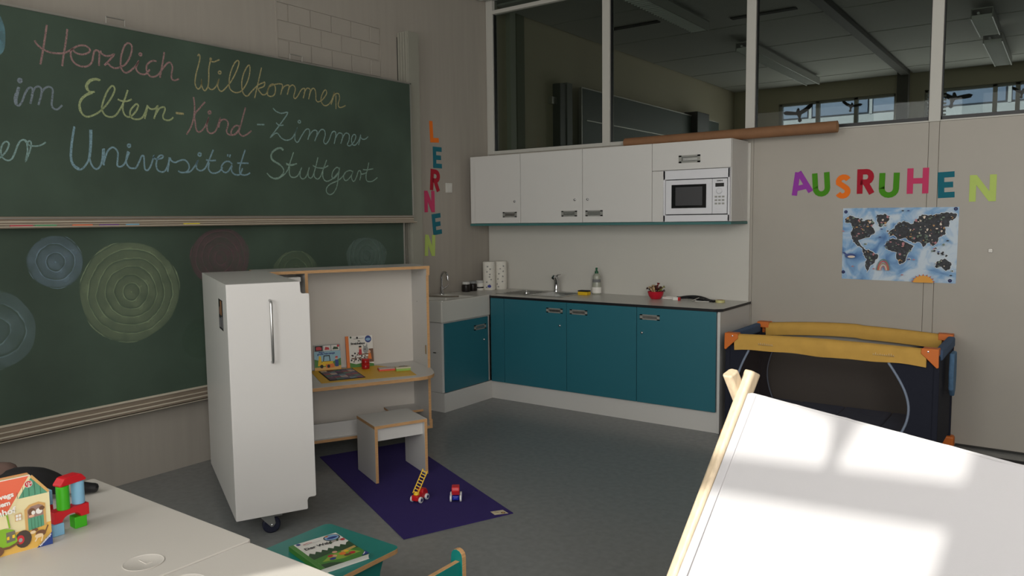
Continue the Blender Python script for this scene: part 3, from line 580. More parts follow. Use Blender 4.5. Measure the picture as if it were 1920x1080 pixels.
# ---- poster
def w_color():
    def b(n):
        p = n.nodes.new('ShaderNodeBsdfPrincipled'); p.inputs['Roughness'].default_value = 0.6
        tc = n.nodes.new('ShaderNodeTexCoord'); tx = n.nodes.new('ShaderNodeTexNoise'); tx.inputs['Scale'].default_value = 7; tx.inputs['Detail'].default_value = 6; tx.inputs['Distortion'].default_value = 1.2
        n.links.new(tc.outputs['Object'], tx.inputs['Vector']); cr = n.nodes.new('ShaderNodeValToRGB'); e = cr.color_ramp.elements
        e[0].position = 0.32; e[0].color = rgb(78, 122, 176); e[1].position = 0.62; e[1].color = rgb(196, 210, 222); k = e.new(0.47); k.color = rgb(132, 172, 210)
        n.links.new(tx.outputs[0], cr.inputs[0]); n.links.new(cr.outputs[0], p.inputs['Base Color']); return p.outputs[0]
    return mix_shader('watercolour_sea', b)
pt = thing('map_poster', 'watercolour world map poster with rainbow, whale and sun, pinned under the word', 'poster', (3.078, -0.002, 1.05))
PWd, PHt = 0.693, 0.492
MB().prism([(0.003, 0.008), (PWd-0.004, 0.0), (PWd, PHt-0.004), (0, PHt)], -0.001, 0.0012, w_color(), FRONT).build('sheet', pt)
LAND = M('map_land', (44, 46, 52), 0.6, noise=0.6, scale=55)
PNK = M('map_pink', (180, 122, 128), 0.6); OCH = M('map_ochre', (184, 142, 92), 0.6); LGR = M('map_sage', (110, 126, 110), 0.6); NAVY = M('pin_navy', (18, 34, 92), 0.4)
WH0 = M('map_slate', (86, 96, 110), 0.6); CRM = M('map_cream', (222, 206, 190), 0.6)
def mp(px, py): return ((px-545)/840*PWd, (970-py)/556*PHt)          # drawing grid of the sheet
def land(pts): return ('p', LAND, [mp(*q) for q in pts])
sh = []
HALO = M('map_coast', (214, 222, 228), 0.6)
lands = [[(560,500),(600,470),(650,490),(700,515),(770,500),(790,530),(770,560),(795,600),(740,640),(700,650),(670,660),(690,700),(720,720),(700,720),(650,690),(620,650),(610,600),(625,560),(600,525),(565,525)],
 [(800,480),(860,460),(905,480),(880,530),(830,560),(810,520)],
 [(700,720),(760,740),(825,775),(800,830),(765,860),(742,905),(728,860),(735,800),(705,750)],
 [(880,680),(930,645),(1000,660),(1060,690),(1080,700),(1040,760),(1020,820),(985,840),(960,800),(960,750),(900,735),(875,710)],
 [(900,630),(905,590),(940,570),(960,530),(1010,520),(1060,540),(1090,510),(1130,470),(1200,480),(1300,455),(1372,470),(1360,500),(1320,520),(1320,560),(1290,560),(1300,610),(1250,640),(1240,680),(1215,700),(1190,670),(1150,710),(1120,670),(1080,680),(1040,660),(1020,640),(960,650),(930,620)],
 [(1235,850),(1250,810),(1300,790),(1345,820),(1340,860),(1310,880),(1280,850),(1245,860)]]
cr_ = random.Random(21)
def rough(poly):
    out = []
    for i in range(len(poly)):
        a, b = poly[i], poly[(i+1) % len(poly)]; n = max(1, int(math.hypot(b[0]-a[0], b[1]-a[1])/11))
        for k in range(n):
            j = 0 if k == 0 else cr_.uniform(-6, 6)
            out.append((a[0]+(b[0]-a[0])*k/n+j, a[1]+(b[1]-a[1])*k/n+(0 if k == 0 else cr_.uniform(-6, 6))))
    return out
lands = [rough(L_) for L_ in lands]
for cx_, cy_, r_ in [(890, 590, 9), (905, 610, 6), (1285, 745, 9), (1255, 755, 12), (1225, 735, 10), (1310, 770, 10), (1235, 715, 7), (1355, 880, 7), (690, 500, 10), (1050, 800, 8), (745, 545, 9), (980, 540, 10), (1290, 690, 6), (730, 690, 7), (870, 550, 7)]:
    lands.append([(cx_+r_*cr_.uniform(0.6, 1.5)*cos(a_), cy_+r_*cr_.uniform(0.5, 1.0)*sin(a_)) for a_ in (0, 0.9, 1.8, 2.7, 3.6, 4.5, 5.4)])
for L_ in lands: sh.append(('r', HALO, [mp(*q) for q in L_+[L_[0]]], 0.007))
for L_ in lands: sh.append(land(L_))
rnd = random.Random(8)
def inside(p, poly):
    c = False; j = len(poly)-1
    for i in range(len(poly)):
        if (poly[i][1] > p[1]) != (poly[j][1] > p[1]) and p[0] < (poly[j][0]-poly[i][0])*(p[1]-poly[i][1])/(poly[j][1]-poly[i][1])+poly[i][0]: c = not c
        j = i
    return c
for L_ in lands:
    xs = [q[0] for q in L_]; ys = [q[1] for q in L_]; k = 0
    while k < (max(xs)-min(xs))*(max(ys)-min(ys))/620:
        q = (rnd.uniform(min(xs), max(xs)), rnd.uniform(min(ys), max(ys))); k += 1
        if inside(q, L_):
            x, y = mp(*q); m_ = rnd.choice([PNK, OCH, LGR, LGR, CRM, PK, WH0]); a_ = rnd.uniform(0, 3); s_ = rnd.uniform(0.003, 0.009); sh.append(('e', m_, x, y, s_, s_*0.6) if rnd.random() < 0.35 else ('r', m_, [(x, y), (x+s_*cos(a_), y+s_*sin(a_)*1.3), (x+s_*cos(a_+0.9), y+s_*sin(a_+0.9))], 0.0022) if rnd.random() < 0.45 else ('p', m_, [(x+s_*cos(a_+q_), y+s_*sin(a_+q_)*1.2) for q_ in (0, 0.8, 2.2, 3.5, 4.4)]))
for r_, m_ in [(0.040, LGR), (0.034, M('rainbow_red', (200, 76, 66), 0.6)), (0.027, OCH), (0.021, CRM), (0.016, PNK)]:
    x, y = mp(870, 885); sh.append(('r', m_, [(a, b) for a, b in arc(x, y, r_-0.002, 0, 180, 14, (r_-0.002)*1.9)], 0.006))
x, y = mp(1160, 968)
for k in range(9):
    a = radians(10+20*k); sh.append(('p', M('sun_red', (190, 92, 60), 0.6), [(x+0.055*cos(a-0.12), y+0.042*sin(a-0.12)), (x+0.072*cos(a), y+0.058*sin(a)), (x+0.055*cos(a+0.12), y+0.042*sin(a+0.12))]))
sh.append(('p', M('sun_orange', (226, 160, 60), 0.6), arc(x, y, 0.058, 0, 180, 14, 0.045)))
WH = M('whale_navy', (56, 76, 132), 0.6)
x, y = mp(620, 780); sh.append(('e', WH, x, y, 0.035, 0.017)); sh.append(('p', WH, [(x-0.025, y), (x-0.055, y+0.026), (x-0.038, y+0.026), (x-0.02, y+0.01)])); sh.append(('e', CRM, x+0.006, y-0.006, 0.024, 0.008))
for q in [(850, 575), (1000, 440), (1040, 440), (560, 590), (1050, 800), (1090, 800), (1320, 660), (880, 700), (1290, 760), (1260, 740), (1230, 720), (1350, 910), (640, 860), (800, 875), (1010, 915), (840, 635)]:
    x, y = mp(*q); sh.append(('e', rnd.choice([LAND, PNK, WH]), x, y, 0.008, 0.004))
art('map_print', pt, FRONT, sh, 0.0013)
for q in [(568, 442), (1362, 432), (560, 908), (1341, 950)]:
    x, y = mp(*q); MB().lathe([(0.011, 0), (0.011, 0.004), (0.007, 0.007)], NAVY, 16, FRONT).build('pin', pt, loc=(x, -0.002, y))
# ---- small wall fittings
t = thing('light_switch', 'square white light switch right of the vertical letters', 'switch', (0, -0.56, 1.77))
box1('back_plate', (0, -0.041, -0.041), (0.008, 0.041, 0.041), CERAM, t, 0.002); box1('rocker', (0.008, -0.03, -0.03), (0.012, 0.03, 0.03), CERAM, t, 0.001)
t = thing('wall_hook', 'tiny metal stud on the right wall panel, right of the map', 'hook', (3.948, 0, 1.263))
box1('plate', (-0.012, -0.006, -0.012), (0.012, 0, 0.012), ALU, t, 0.002); MB().cyl(0.006, 0.0, 0.012, PW, 12, FRONT).build('knob', t, loc=(0, -0.005, 0))
# ================================================================ KITCHEN
FY = -0.604
def recessed_handle(parent, x0, x1, z0, z1, T=FRONT):
    """rectangular shell handle: plate, dark recess and raised lip, in the drawing plane of the door"""
    mb = MB(); w = x1-x0; h = z1-z0
    for a, b, c, d in [(x0, x1, z1-h*0.2, z1), (x0, x1, z0, z0+h*0.2), (x0, x0+w*0.13, z0, z1), (x1-w*0.13, x1, z0, z1)]:
        mb.prism([(a, c), (b, c), (b, d), (a, d)], 0, 0.004, HANDLE, T)
    mb.prism([(x0, z0), (x1, z0), (x1, z1), (x0, z1)], 0, 0.001, M('handle_recess', (112, 112, 108), 0.5, 0.1), T)
    mb.prism([(x0+w*0.2, z0+h*0.3), (x1-w*0.13, z0+h*0.3), (x1-w*0.13, z1-h*0.35), (x0+w*0.2, z1-h*0.35)], 0.001, 0.003, STEEL, T)
    return mb.build('handle', parent)
def lock(parent, x, z, T=FRONT, out=0.0):
    return MB().lathe([(0.011, 0), (0.011, 0.004), (0.007, 0.010), (0.004, 0.011)], CHROME, 14, T @ Matrix.Translation((x, z, out))).build('lock', parent, smooth=40)
def door(parent, w, z0, z1, mat, hx=None, hz=None, lx=None, lz=None, y=0.0):
    d = box1('door', (0.0022, -0.019, z0), (w-0.0022, 0, z1), mat, parent, 0.0015)
    T = Matrix.Translation((0, -0.019, 0)) @ FRONT
    if hx: recessed_handle(d, hx[0], hx[1], hz[0], hz[1], T)
    if lx is not None: lock(d, lx, lz, T)
    return d
def base_cab(x, w, label, hx=None, lx=None, group='teal base cabinets'):
    t = thing('base_cabinet', label, 'cabinet', (x, FY, 0), 0, group)
    MB().box((0.001, -0.004, 0.154), (w-0.001, 0.0, 0.846), DARKGAP).box((0, 0.0, 0.152), (w, 0.585, 0.72 if 'sink' in label else 0.84), WHITE).build('body', t)  # dark sheet on the white body paints in the shade of the door gaps
    door(t, w, 0.152, 0.848, TEAL, hx, (0.762, 0.799) if hx else None, lx, 0.665)
    return t
base_cab(0.485, 0.14, 'narrow teal corner base panel beside the ceramic basin', None, None)
base_cab(0.625, 0.60, 'teal base cabinet under the steel sink, left one of three', (0.417, 0.567), 0.541)
base_cab(1.225, 0.60, 'teal base cabinet without a lock, middle one of three', (0.033, 0.188), None)
base_cab(1.825, 0.60, 'teal base cabinet at the right end beside the travel cot', (0.027, 0.182), 0.044)
tag(MB().box((2.425, -0.60, 0.0), (2.443, -0.012, 0.846), WHITE).build('end_panel', None, 0.001), 'white side panel closing the right end of the base cabinets', 'panel')
tag(MB().box((0.47, -0.592, 0), (2.425, -0.574, 0.150), WHITE).box((0.452, -1.2, 0), (0.47, -0.574, 0.150), WHITE).box((0.02, -1.2, 0), (0.452, -1.182, 0.150), WHITE).build('plinth', None, 0.001), 'white plinth boards running under the base and basin cabinets', 'plinth')
WT = M('worktop_laminate', (204, 201, 194), 0.3, noise=0.03, scale=200)
wt = thing('worktop', 'pale grey worktop with black edge over the base cabinets', 'worktop', (0, 0, 0))
def top_piece(pts, name, parent):
    return MB().prism(pts, 0.849, 0.864, BLACK).prism(pts, 0.864, 0.867, WT, None, BLACK).build(name, parent)
# worktop is cut round the sink bowl
SX0, SX1, SY0, SY1 = 0.78, 1.05, -0.42, -0.12
top_piece([(0.472, -0.618), (0.78, -0.618), (0.78, -0.016), (0.016, -0.016), (0.016, -0.585), (0.472, -0.585)], 'slab', wt)
top_piece([(0.78, -0.618), (1.05, -0.618), (1.05, SY0), (0.78, SY0)], 'slab', wt)
top_piece([(0.78, SY1), (1.05, SY1), (1.05, -0.016), (0.78, -0.016)], 'slab', wt)
top_piece([(1.05, -0.618), (2.405, -0.618), (2.455, -0.575), (2.455, -0.016), (1.05, -0.016)], 'slab', wt)
sk = thing('kitchen_sink', 'stainless steel inset sink with drainer in the worktop', 'sink', (0, 0, 0.867))
mb = MB(); Z0 = 0.0004
for a, b, c, d in [(0.42, 0.78, -0.46, -0.08), (0.78, 1.08, -0.46, SY0), (0.78, 1.08, SY1, -0.08), (1.05, 1.08, SY0, SY1)]: mb.box((a, c, Z0), (b, d, 0.003), STEEL)
for k in range(7): mb.box((0.47, -0.42+0.045*k, 0.003), (0.74, -0.412+0.045*k, 0.0055), STEEL)
mb.build('drainer', sk)
mb = MB(); i0, i1, j0, j1, dp = SX0+0.003, SX1-0.003, SY0+0.003, SY1-0.003, -0.13
vs = [(i0,j0,0.002),(i1,j0,0.002),(i1,j1,0.002),(i0,j1,0.002),(i0+.03,j0+.03,dp),(i1-.03,j0+.03,dp),(i1-.03,j1-.03,dp),(i0+.03,j1-.03,dp)]
mb.add(vs, [(0,1,5,4),(1,2,6,5),(2,3,7,6),(3,0,4,7),(4,5,6,7)], STEEL); mb.build('bowl', sk)
t = thing('sink_plug', 'small steel sink plug lying on the drainer', 'plug', (0.697, -0.40, 0.873))
MB().lathe([(0.022, 0), (0.024, 0.006), (0.02, 0.016), (0.008, 0.02), (0.006, 0.028), (0.0, 0.03)], STEEL, 18).build('cap', t, smooth=40)
t = thing('kitchen_tap', 'chrome single lever tap behind the steel sink bowl', 'tap', (0.80, -0.10, 0.871))
MB().lathe([(0.026, 0), (0.026, 0.01), (0.021, 0.02), (0.02, 0.09), (0.024, 0.1), (0.022, 0.125), (0.0, 0.135)], CHROME, 20).build('body', t, smooth=40)
MB().tube([(0, 0, 0.06), (0.02, -0.03, 0.10), (0.04, -0.08, 0.135), (0.05, -0.12, 0.14), (0.052, -0.135, 0.125)], 0.013, CHROME, 12).build('spout', t, smooth=40)
MB().tube([(0, 0, 0.125), (0.03, -0.02, 0.148), (0.07, -0.05, 0.152)], 0.008, CHROME, 8, flat=0.6).build('lever', t, smooth=40)
# ceramic basin over its own cabinet
t = thing('basin_cabinet', 'teal fronted cabinet below the white ceramic basin', 'cabinet', (0.452, -1.2, 0), 90)
MB().box((0, 0, 0.152), (0.60, 0.435, 0.70), WHITE).build('body', t, 0.001)
d = box1('door', (0.022, -0.019, 0.155), (0.56, 0, 0.695), TEAL, t, 0.0015)
Tn = Matrix.Translation((0, -0.019, 0)) @ FRONT
recessed_handle(d, 0.375, 0.53, 0.60, 0.64, Tn); lock(d, 0.502, 0.51, Tn)
box1('hinge_plate', (-0.003, 0.06, 0.46), (0.0, 0.09, 0.47), ALU, t)
bs = thing('ceramic_basin', 'deep white ceramic basin in the left corner of the kitchen', 'basin', (0, 0, 0))
mb = MB(); x0, x1, y0, y1, zb, zt_ = 0.02, 0.470, -1.215, -0.604, 0.702, 0.872; w_ = 0.028
bx0, bx1, by0, by1 = x0+0.10, x1-w_, y0+w_, y1-0.16
o_ = [(x0,y0),(x1,y0),(x1,y1),(x0,y1)]; i_ = [(bx0,by0),(bx1,by0),(bx1,by1),(bx0,by1)]
vs = [(a,b,zb) for a,b in o_]+[(a,b,zt_) for a,b in o_]+[(a,b,zt_) for a,b in i_]+[(a*0.92+0.25*0.08,b*0.94-0.9*0.06,zt_-0.12) for a,b in i_]
mb.add(vs, [(0,3,2,1)]+[(k,(k+1)%4,4+(k+1)%4,4+k) for k in range(4)]+[(4+k,4+(k+1)%4,8+(k+1)%4,8+k) for k in range(4)]+[(8+k,8+(k+1)%4,12+(k+1)%4,12+k) for k in range(4)]+[(12,13,14,15)], CERAM)
mb.build('bowl', bs, 0.010, 3)
MB().lathe([(0.02, 0), (0.022, 0.003), (0.012, 0.004)], CHROME, 16).build('drain', bs, loc=(0.27, -0.95, zt_-0.119))
t = thing('basin_tap', 'chrome swan neck tap behind the ceramic basin', 'tap', (0.075, -0.76, 0.872))
MB().lathe([(0.022, 0), (0.022, 0.012), (0.015, 0.02), (0.015, 0.06), (0.009, 0.066), (0.009, 0.075)], CHROME, 16).build('body', t, smooth=40)
MB().tube([(0, 0, 0.06)]+[(0.045-0.045*cos(radians(a)), -0.012*(1-cos(radians(a))), 0.145+0.045*sin(radians(a))) for a in range(0, 181, 20)]+[(0.09, -0.024, 0.12)], 0.0085, CHROME, 10).build('spout', t, smooth=50)
MB().tube([(0, 0, 0.045), (0.02, 0.03, 0.055), (0.03, 0.05, 0.075)], 0.006, CHROME, 8).build('lever', t, smooth=50)
tag(MB().tube([(0.02, -1.05, 0.878), (0.10, -1.0, 0.880), (0.2, -0.99, 0.880), (0.30, -0.97, 0.880), (0.38, -0.90, 0.880)], 0.007, M('grey_cloth', (120, 112, 100), 0.9), 8).build('drain_hose', None, smooth=40), 'thin grey hose lying along the rim of the ceramic basin', 'hose')
# wall cabinets
def wall_cab(x, w, label, hx, lx):
    t = thing('wall_cabinet', label, 'cabinet', (x, -0.343, 0), 0, 'white wall cabinets')
    MB().box((0.001, -0.004, 1.463), (w-0.001, 0.0, 2.036), DARKGAP).box((0, 0.0, 1.461), (w, 0.326, 2.038), WHITE).build('body', t, 0.001)  # thin dark front sheet stands for the shade between the doors
    door(t, w, 1.462, 2.037, WHITE, hx, (1.511, 1.556), lx, 1.643); return t
t = thing('filler_panel', 'narrow white filler strip left of the wall cabinets', 'panel', (0.075, -0.343, 0))
box1('board', (0, -0.008, 1.461), (0.054, 0.326, 2.038), WHITE, t, 0.001)
wall_cab(0.13, 0.487, 'white wall cabinet nearest the left wall', (0.304, 0.448), 0.428)
wall_cab(0.617, 0.60, 'white wall cabinet with lock at its right edge, over the steel sink', (0.406, 0.551), 0.532)
wall_cab(1.217, 0.60, 'white wall cabinet with lock at its left edge, beside the microwave', (0.03, 0.183), 0.049)
t = thing('microwave_cabinet', 'white wall cabinet with flap door that houses the microwave', 'cabinet', (1.817, -0.343, 0))
MB().box((0, 0.30, 1.461), (0.6, 0.326, 2.038), WHITE).box((0, 0, 1.461), (0.018, 0.30, 2.038), WHITE).box((0.582, 0, 1.461), (0.6, 0.3, 2.038), WHITE).box((0.018, 0, 2.02), (0.582, 0.3, 2.038), WHITE).box((0.018, 0, 1.461), (0.582, 0.3, 1.468), WHITE).box((0.018, 0, 1.835), (0.582, 0.3, 1.85), WHITE).build('body', t, 0.001)
d = box1('flap_door', (0.0015, -0.019, 1.838), (0.5985, 0, 2.037), WHITE, t, 0.0015)
recessed_handle(d, 0.212, 0.375, 1.884, 1.938, Tn)
box1('filler_strip', (0.0015, -0.019, 1.462), (0.091, 0, 1.833), WHITE, t, 0.0015)
tag(MB().box((0.072, -0.358, 1.440), (2.42, -0.016, 1.459), TEALD).build('light_pelmet', None, 0.001), 'dull teal board under the whole row of wall cabinets', 'board')
MW = M('microwave_white', (218, 218, 222), 0.3)
t = thing('microwave', 'white built-in microwave oven with dark window', 'microwave', (1.911, -0.345, 1.463))
W_, Hh = 0.50, 0.370
fr = MB()
for a, b, c, d_ in [(0, W_, 0, 0.046), (0, W_, 0.305, Hh), (0, 0.014, 0, Hh), (0.487, W_, 0, Hh)]:
    fr.prism([(a, c), (b, c), (b, d_), (a, d_)], 0, 0.022, MW, FRONT)
fr.build('trim_frame', t, 0.0015)
box1('housing', (0.014, 0.0, 0.046), (0.487, 0.26, 0.305), BLACK, t)
dr = MB()
for a, b, c, d_ in [(0.020, 0.373, 0.053, 0.096), (0.020, 0.373, 0.266, 0.299), (0.020, 0.064, 0.096, 0.266), (0.330, 0.373, 0.096, 0.266)]:
    dr.prism([(a, c), (b, c), (b, d_), (a, d_)], 0.0, 0.024, MW, FRONT)
dd = dr.build('door', t, 0.001)
MB().prism([(0.064, 0.096), (0.330, 0.096), (0.330, 0.266), (0.064, 0.266)], 0.0, 0.021, M('microwave_glass', (12, 12, 14), 0.12), FRONT).build('window', dd)
MB().prism([(0.095, 0.115), (0.300, 0.115), (0.300, 0.248), (0.095, 0.248)], 0.0211, 0.0216, M('microwave_mesh', (60, 60, 62), 0.35), FRONT).build('screen', dd)
cp = MB().prism([(0.376, 0.053), (0.481, 0.053), (0.481, 0.299), (0.376, 0.299)], 0.0, 0.024, MW, FRONT).build('control_panel', t, 0.001)
MB().prism([(0.397, 0.242), (0.460, 0.242), (0.460, 0.268), (0.397, 0.268)], 0.024, 0.0248, M('display_black', (8, 8, 10), 0.2), FRONT).build('display', cp)
MB().lathe([(0.02, 0.024), (0.02, 0.034), (0.016, 0.038), (0, 0.038)], MW, 24, FRONT @ Matrix.Translation((0.428, 0.212, 0))).build('dial', cp, smooth=40)
words('brand_lettering', cp, 'SIEMENS', 0.012, PK, FRONT, 0.429, 0.280, 0.0246, 0.0004, align='CENTER')
bm_me = None
for r in range(3):
    for c in range(3):
        if bm_me is None:
            o = MB().prism([(-0.009, -0.006), (0.009, -0.006), (0.009, 0.006), (-0.009, 0.006)], 0.024, 0.0262, HANDLE, FRONT).build('button', cp); bm_me = o.data
        else: o = bpy.data.objects.new('button', bm_me); COL.objects.link(o); o.parent = cp
        o.location = (0.403+0.026*c, 0, 0.172-0.024*r)
MB().prism([(0.397, 0.066), (0.460, 0.066), (0.460, 0.092), (0.397, 0.092)], 0.024, 0.027, MW, FRONT).build('open_button', cp, 0.001)
CARD = M('kraft_cardboard', (132, 94, 64), 0.75, noise=0.08, scale=12)
t = thing('cardboard_tube', 'long brown cardboard tube lying on top of the wall cabinets', 'tube', (0, 0, 0))
a = Vector((1.48, -0.14, 2.080)); b = Vector((3.06, -0.14, 2.084)); dirv = (b-a).normalized()
Tt = Matrix.Translation(a) @ dirv.to_track_quat('Z', 'Y').to_matrix().to_4x4(); Lt = (b-a).length
MB().lathe([(0.034, 0), (0.039, 0), (0.039, Lt), (0.034, Lt), (0.034, 0)], CARD, 28, Tt).build('wall', t, smooth=40)
MB().cyl(0.0335, Lt-0.006, Lt-0.002, M('cardboard_cap', (170, 128, 88), 0.8), 28, Tt).build('end_cap', t)
# things on the worktop
ZW = 0.8675
ROLL = M('kitchen_paper', (222, 218, 208), 0.9, noise=0.05, scale=60, bump=0.3, bscale=150)
GP = M('print_grey', (110, 112, 112), 0.7)
for i, (x, y) in enumerate([(0.15, -0.20), (0.20, -0.092)]):
    t = thing('kitchen_roll', ['wrapped kitchen paper roll nearer the basin, with printed film', 'wrapped kitchen paper roll nearer the splash panel'][i], 'paper roll', (x, y, ZW), 0, 'pack of kitchen rolls')
    MB().lathe([(0.02, 0.252), (0.02, 0.0), (0.052, 0.0), (0.056, 0.006), (0.056, 0.246), (0.05, 0.253), (0.02, 0.252)], ROLL, 28).build('paper', t, smooth=50)
    f = MB(); rr = random.Random(i+3)
    for k in range(9):
        a0 = -1.75+0.62*rr.random()*2; zz = 0.02+0.023*k
        for s_ in range(3):
            a1 = a0+s_*0.08
            q = [(0.0567*cos(v), 0.0567*sin(v)) for v in (a1, a1+0.06)]
            f.add([(q[0][0], q[0][1], zz), (q[1][0], q[1][1], zz), (q[1][0], q[1][1], zz+0.006+0.01*rr.random()), (q[0][0], q[0][1], zz+0.012)], [(0, 1, 2, 3)], GP)
    if i == 0:
        vs = [(0.0569*cos(-0.9+0.3*cos(v)), 0.0569*sin(-0.9+0.3*cos(v)), 0.035+0.013*sin(v)) for v in [2*pi*k/14 for k in range(14)]]
        f.add(vs, [list(range(14))], M('oval_blue', (40, 50, 140), 0.6))
    f.build('film_print', t)
JAR = M('instant_coffee', (28, 22, 20), 0.35); LIDW = M('lid_white', (200, 200, 196), 0.5)
for i, (x, y, m1, m2, lb) in enumerate([(0.09, -0.455, JAR, LIDW, 'dark jar with white lid, left one beside the basin'), (0.09, -0.360, JAR, M('lid_grey', (140, 142, 142), 0.4), 'dark jar with grey lid, middle of the three jars'), (0.09, -0.265, PW, M('lid_white2', (190, 190, 188), 0.5), 'white printed jar beside the kitchen rolls')]):
    t = thing('jar', lb, 'jar', (x, y, ZW), 0, 'three jars beside the basin')
    MB().lathe([(0.034, 0), (0.037, 0.006), (0.037, 0.058), (0.030, 0.066)], m1, 24).build('body', t, smooth=40)
    MB().lathe([(0.033, 0.066), (0.034, 0.068), (0.034, 0.084), (0.031, 0.087), (0, 0.087)], m2, 24).build('lid', t, smooth=40)
    if i == 2:
        MB().lathe([(0.0374, 0.018), (0.0374, 0.03)], PK, 24).build('label_band', t)
t = thing('soap_bottle', 'clear washing-up bottle with white label and green cap', 'bottle', (1.195, -0.10, ZW), 20)
MB().lathe([(0.030, 0), (0.034, 0.006), (0.035, 0.06), (0.031, 0.10), (0.028, 0.13), (0.030, 0.15), (0.020, 0.165), (0.013, 0.175)], M('soap_plastic', (158, 160, 146), 0.25), 24, Matrix.Diagonal((1.1, 0.75, 1, 1))).build('body', t, smooth=50)
MB().lathe([(0.0357, 0.012), (0.0362, 0.06)], PW, 24, Matrix.Diagonal((1.1, 0.75, 1, 1))).build('label', t, smooth=50)
MB().lathe([(0.0325, 0.10), (0.030, 0.125)], GP, 24, Matrix.Diagonal((1.1, 0.75, 1, 1))).build('label_band', t, smooth=50)
MB().lathe([(0.015, 0.173), (0.015, 0.19), (0.008, 0.194), (0.007, 0.207), (0.009, 0.212), (0.009, 0.22), (0, 0.222)], M('cap_green', (16, 90, 56), 0.35), 18).build('cap', t, smooth=50)
t = thing('sponge', 'yellow sponge with black scouring side next to the sink', 'sponge', (1.135, -0.20, ZW), 0)
MB().box((-0.045, -0.03, 0), (0.045, 0.03, 0.028), M('sponge_yellow', (222, 180, 30), 0.95, noise=0.1, scale=200, bump=0.5, bscale=300)).build('foam', t, 0.004)
MB().box((-0.045, -0.03, 0.0285), (0.045, 0.03, 0.038), M('scour_black', (30, 32, 30), 1.0, bump=0.6, bscale=400)).build('scouring_pad', t, 0.003)
t = thing('sweets_bowl', 'small red plastic bowl holding wrapped sweets', 'bowl', (1.775, -0.20, ZW), 0)
MB().lathe([(0.0, 0.002), (0.035, 0.0), (0.040, 0.004), (0.056, 0.03), (0.063, 0.06), (0.060, 0.06), (0.053, 0.032), (0.037, 0.008), (0.0, 0.006)], M('bowl_red', (190, 20, 44), 0.3), 32).build('shell', t, smooth=50)
rr = random.Random(2)
for k in range(13):
    a = k*2.4; r = 0.040 if k < 9 else 0.014
    cc = [(70, 40, 34), (120, 30, 34), (190, 160, 120), (150, 150, 70), (60, 34, 30)][k % 5]
    m_ = M('wrapper_%d' % (k % 5), cc, 0.3)
    T = Matrix.Translation((1.775+r*cos(a), -0.20+r*sin(a), ZW+0.060+0.010*(k % 3)+(0.012 if k > 8 else 0))) @ Matrix.Rotation(a, 4, 'Z') @ Matrix.Rotation(rr.uniform(-1.2, -0.2), 4, 'Y')
    o = MB().tube([(-0.028, 0, 0), (-0.019, 0, 0), (-0.014, 0, 0), (0.014, 0, 0), (0.019, 0, 0), (0.032, 0, 0)], 0.01, m_, 8, T, radii=[0.013, 0.003, 0.009, 0.009, 0.003, 0.015], flat=0.7).build('sweet', None, smooth=50)
    tag(o, '%s twist-wrapped sweet %s in the red bowl' % (['dark brown', 'dark red', 'beige', 'olive', 'blackish'][k % 5], ['at the right', 'at the back left', 'at the front', 'at the right rear', 'at the left', 'at the rear', 'at the front left', 'at the right front', 'at the far side', 'on top left', 'on top rear', 'on top front', 'topmost'][k]), 'sweet', 'wrapped sweets in the red bowl')
t = thing('flat_iron_bundle', 'bundle of black cables beside the red bowl on the worktop', 'cable', (2.0, -0.16, ZW))
rr = random.Random(11)
for k in range(6):
    p = [(-0.08+0.055*j, 0.012*k-0.02+0.018*rr.uniform(-1, 1)+0.03*sin(j*0.8), 0.007+0.018*max(0, sin(j*0.55+0.3))*(0.3+0.15*k)) for j in range(7)]
    MB().tube([tuple(q) for q in smooth_path(p, 3)], 0.0045, BLACK, 6).build('cable', t, smooth=50)
t.name = 'cable_bundle'
MB().box((0.2, -0.04, 0.0), (0.25, -0.02, 0.012), BLACK).box((0.09, -0.01, 0), (0.15, 0.02, 0.018), BLACK).build('connector', t, 0.002)
for k, (x, y, a) in enumerate([(1.86, -0.095, -2), (1.855, -0.14, -2), (1.87, -0.185, -5)]):
    t = thing('white_pen', ['white marker lying rearmost beside the red bowl', 'white marker lying in the middle beside the red bowl', 'white marker lying frontmost beside the red bowl'][k], 'pen', (x, y, ZW+0.0085), a, 'white markers on the worktop')
    MB().tube([(-0.045, 0, 0), (0.045, 0, 0)], 0.0085, PW, 10).build('barrel', t, smooth=50)
    MB().tube([(0.0455, 0, 0), (0.066, 0, 0)], 0.0088, [BLACK, PW, ALU][k], 10).build('cap', t, smooth=50)
    t.name = 'marker_pen'
t = thing('eraser', 'white eraser block with a red end in front of the markers', 'eraser', (1.955, -0.215, ZW), 0)
MB().box((-0.028, -0.012, 0), (0.014, 0.012, 0.024), PW).build('rubber', t, 0.003); MB().box((0.0145, -0.0125, 0), (0.028, 0.0125, 0.0245), RED).build('sleeve', t, 0.002)
o = MB().tube([(2.08, -0.235, ZW+0.004), (2.125, -0.195, ZW+0.026)], 0.0035, ALU, 8).build('pen'); tag(o, 'thin silver pen propped on the black cables', 'pen')
o = MB().tube([(2.10, -0.21, ZW+0.003), (2.17, -0.22, ZW+0.003), (2.21, -0.215, ZW+0.003)], 0.0025, PW, 6).build('thin_cable'); tag(o, 'short thin white wire end left of the tape roll', 'cable')
o = MB().box((-0.017, -0.007, 0), (0.017, 0.007, 0.012), BLACK).build('clip', None, 0.002, loc=(2.235, -0.20, ZW), rot=(0, 0, -0.9)); tag(o, 'small black clip left of the tape roll', 'clip')
t = thing('tape_roll', 'roll of yellowish adhesive tape at the right end of the worktop', 'tape', (2.29, -0.20, ZW))
MB().lathe([(0.025, 0.0), (0.034, 0.0), (0.034, 0.019), (0.025, 0.019), (0.025, 0.0)], M('tape_yellow', (196, 190, 130), 0.35), 28).build('tape', t, smooth=40)
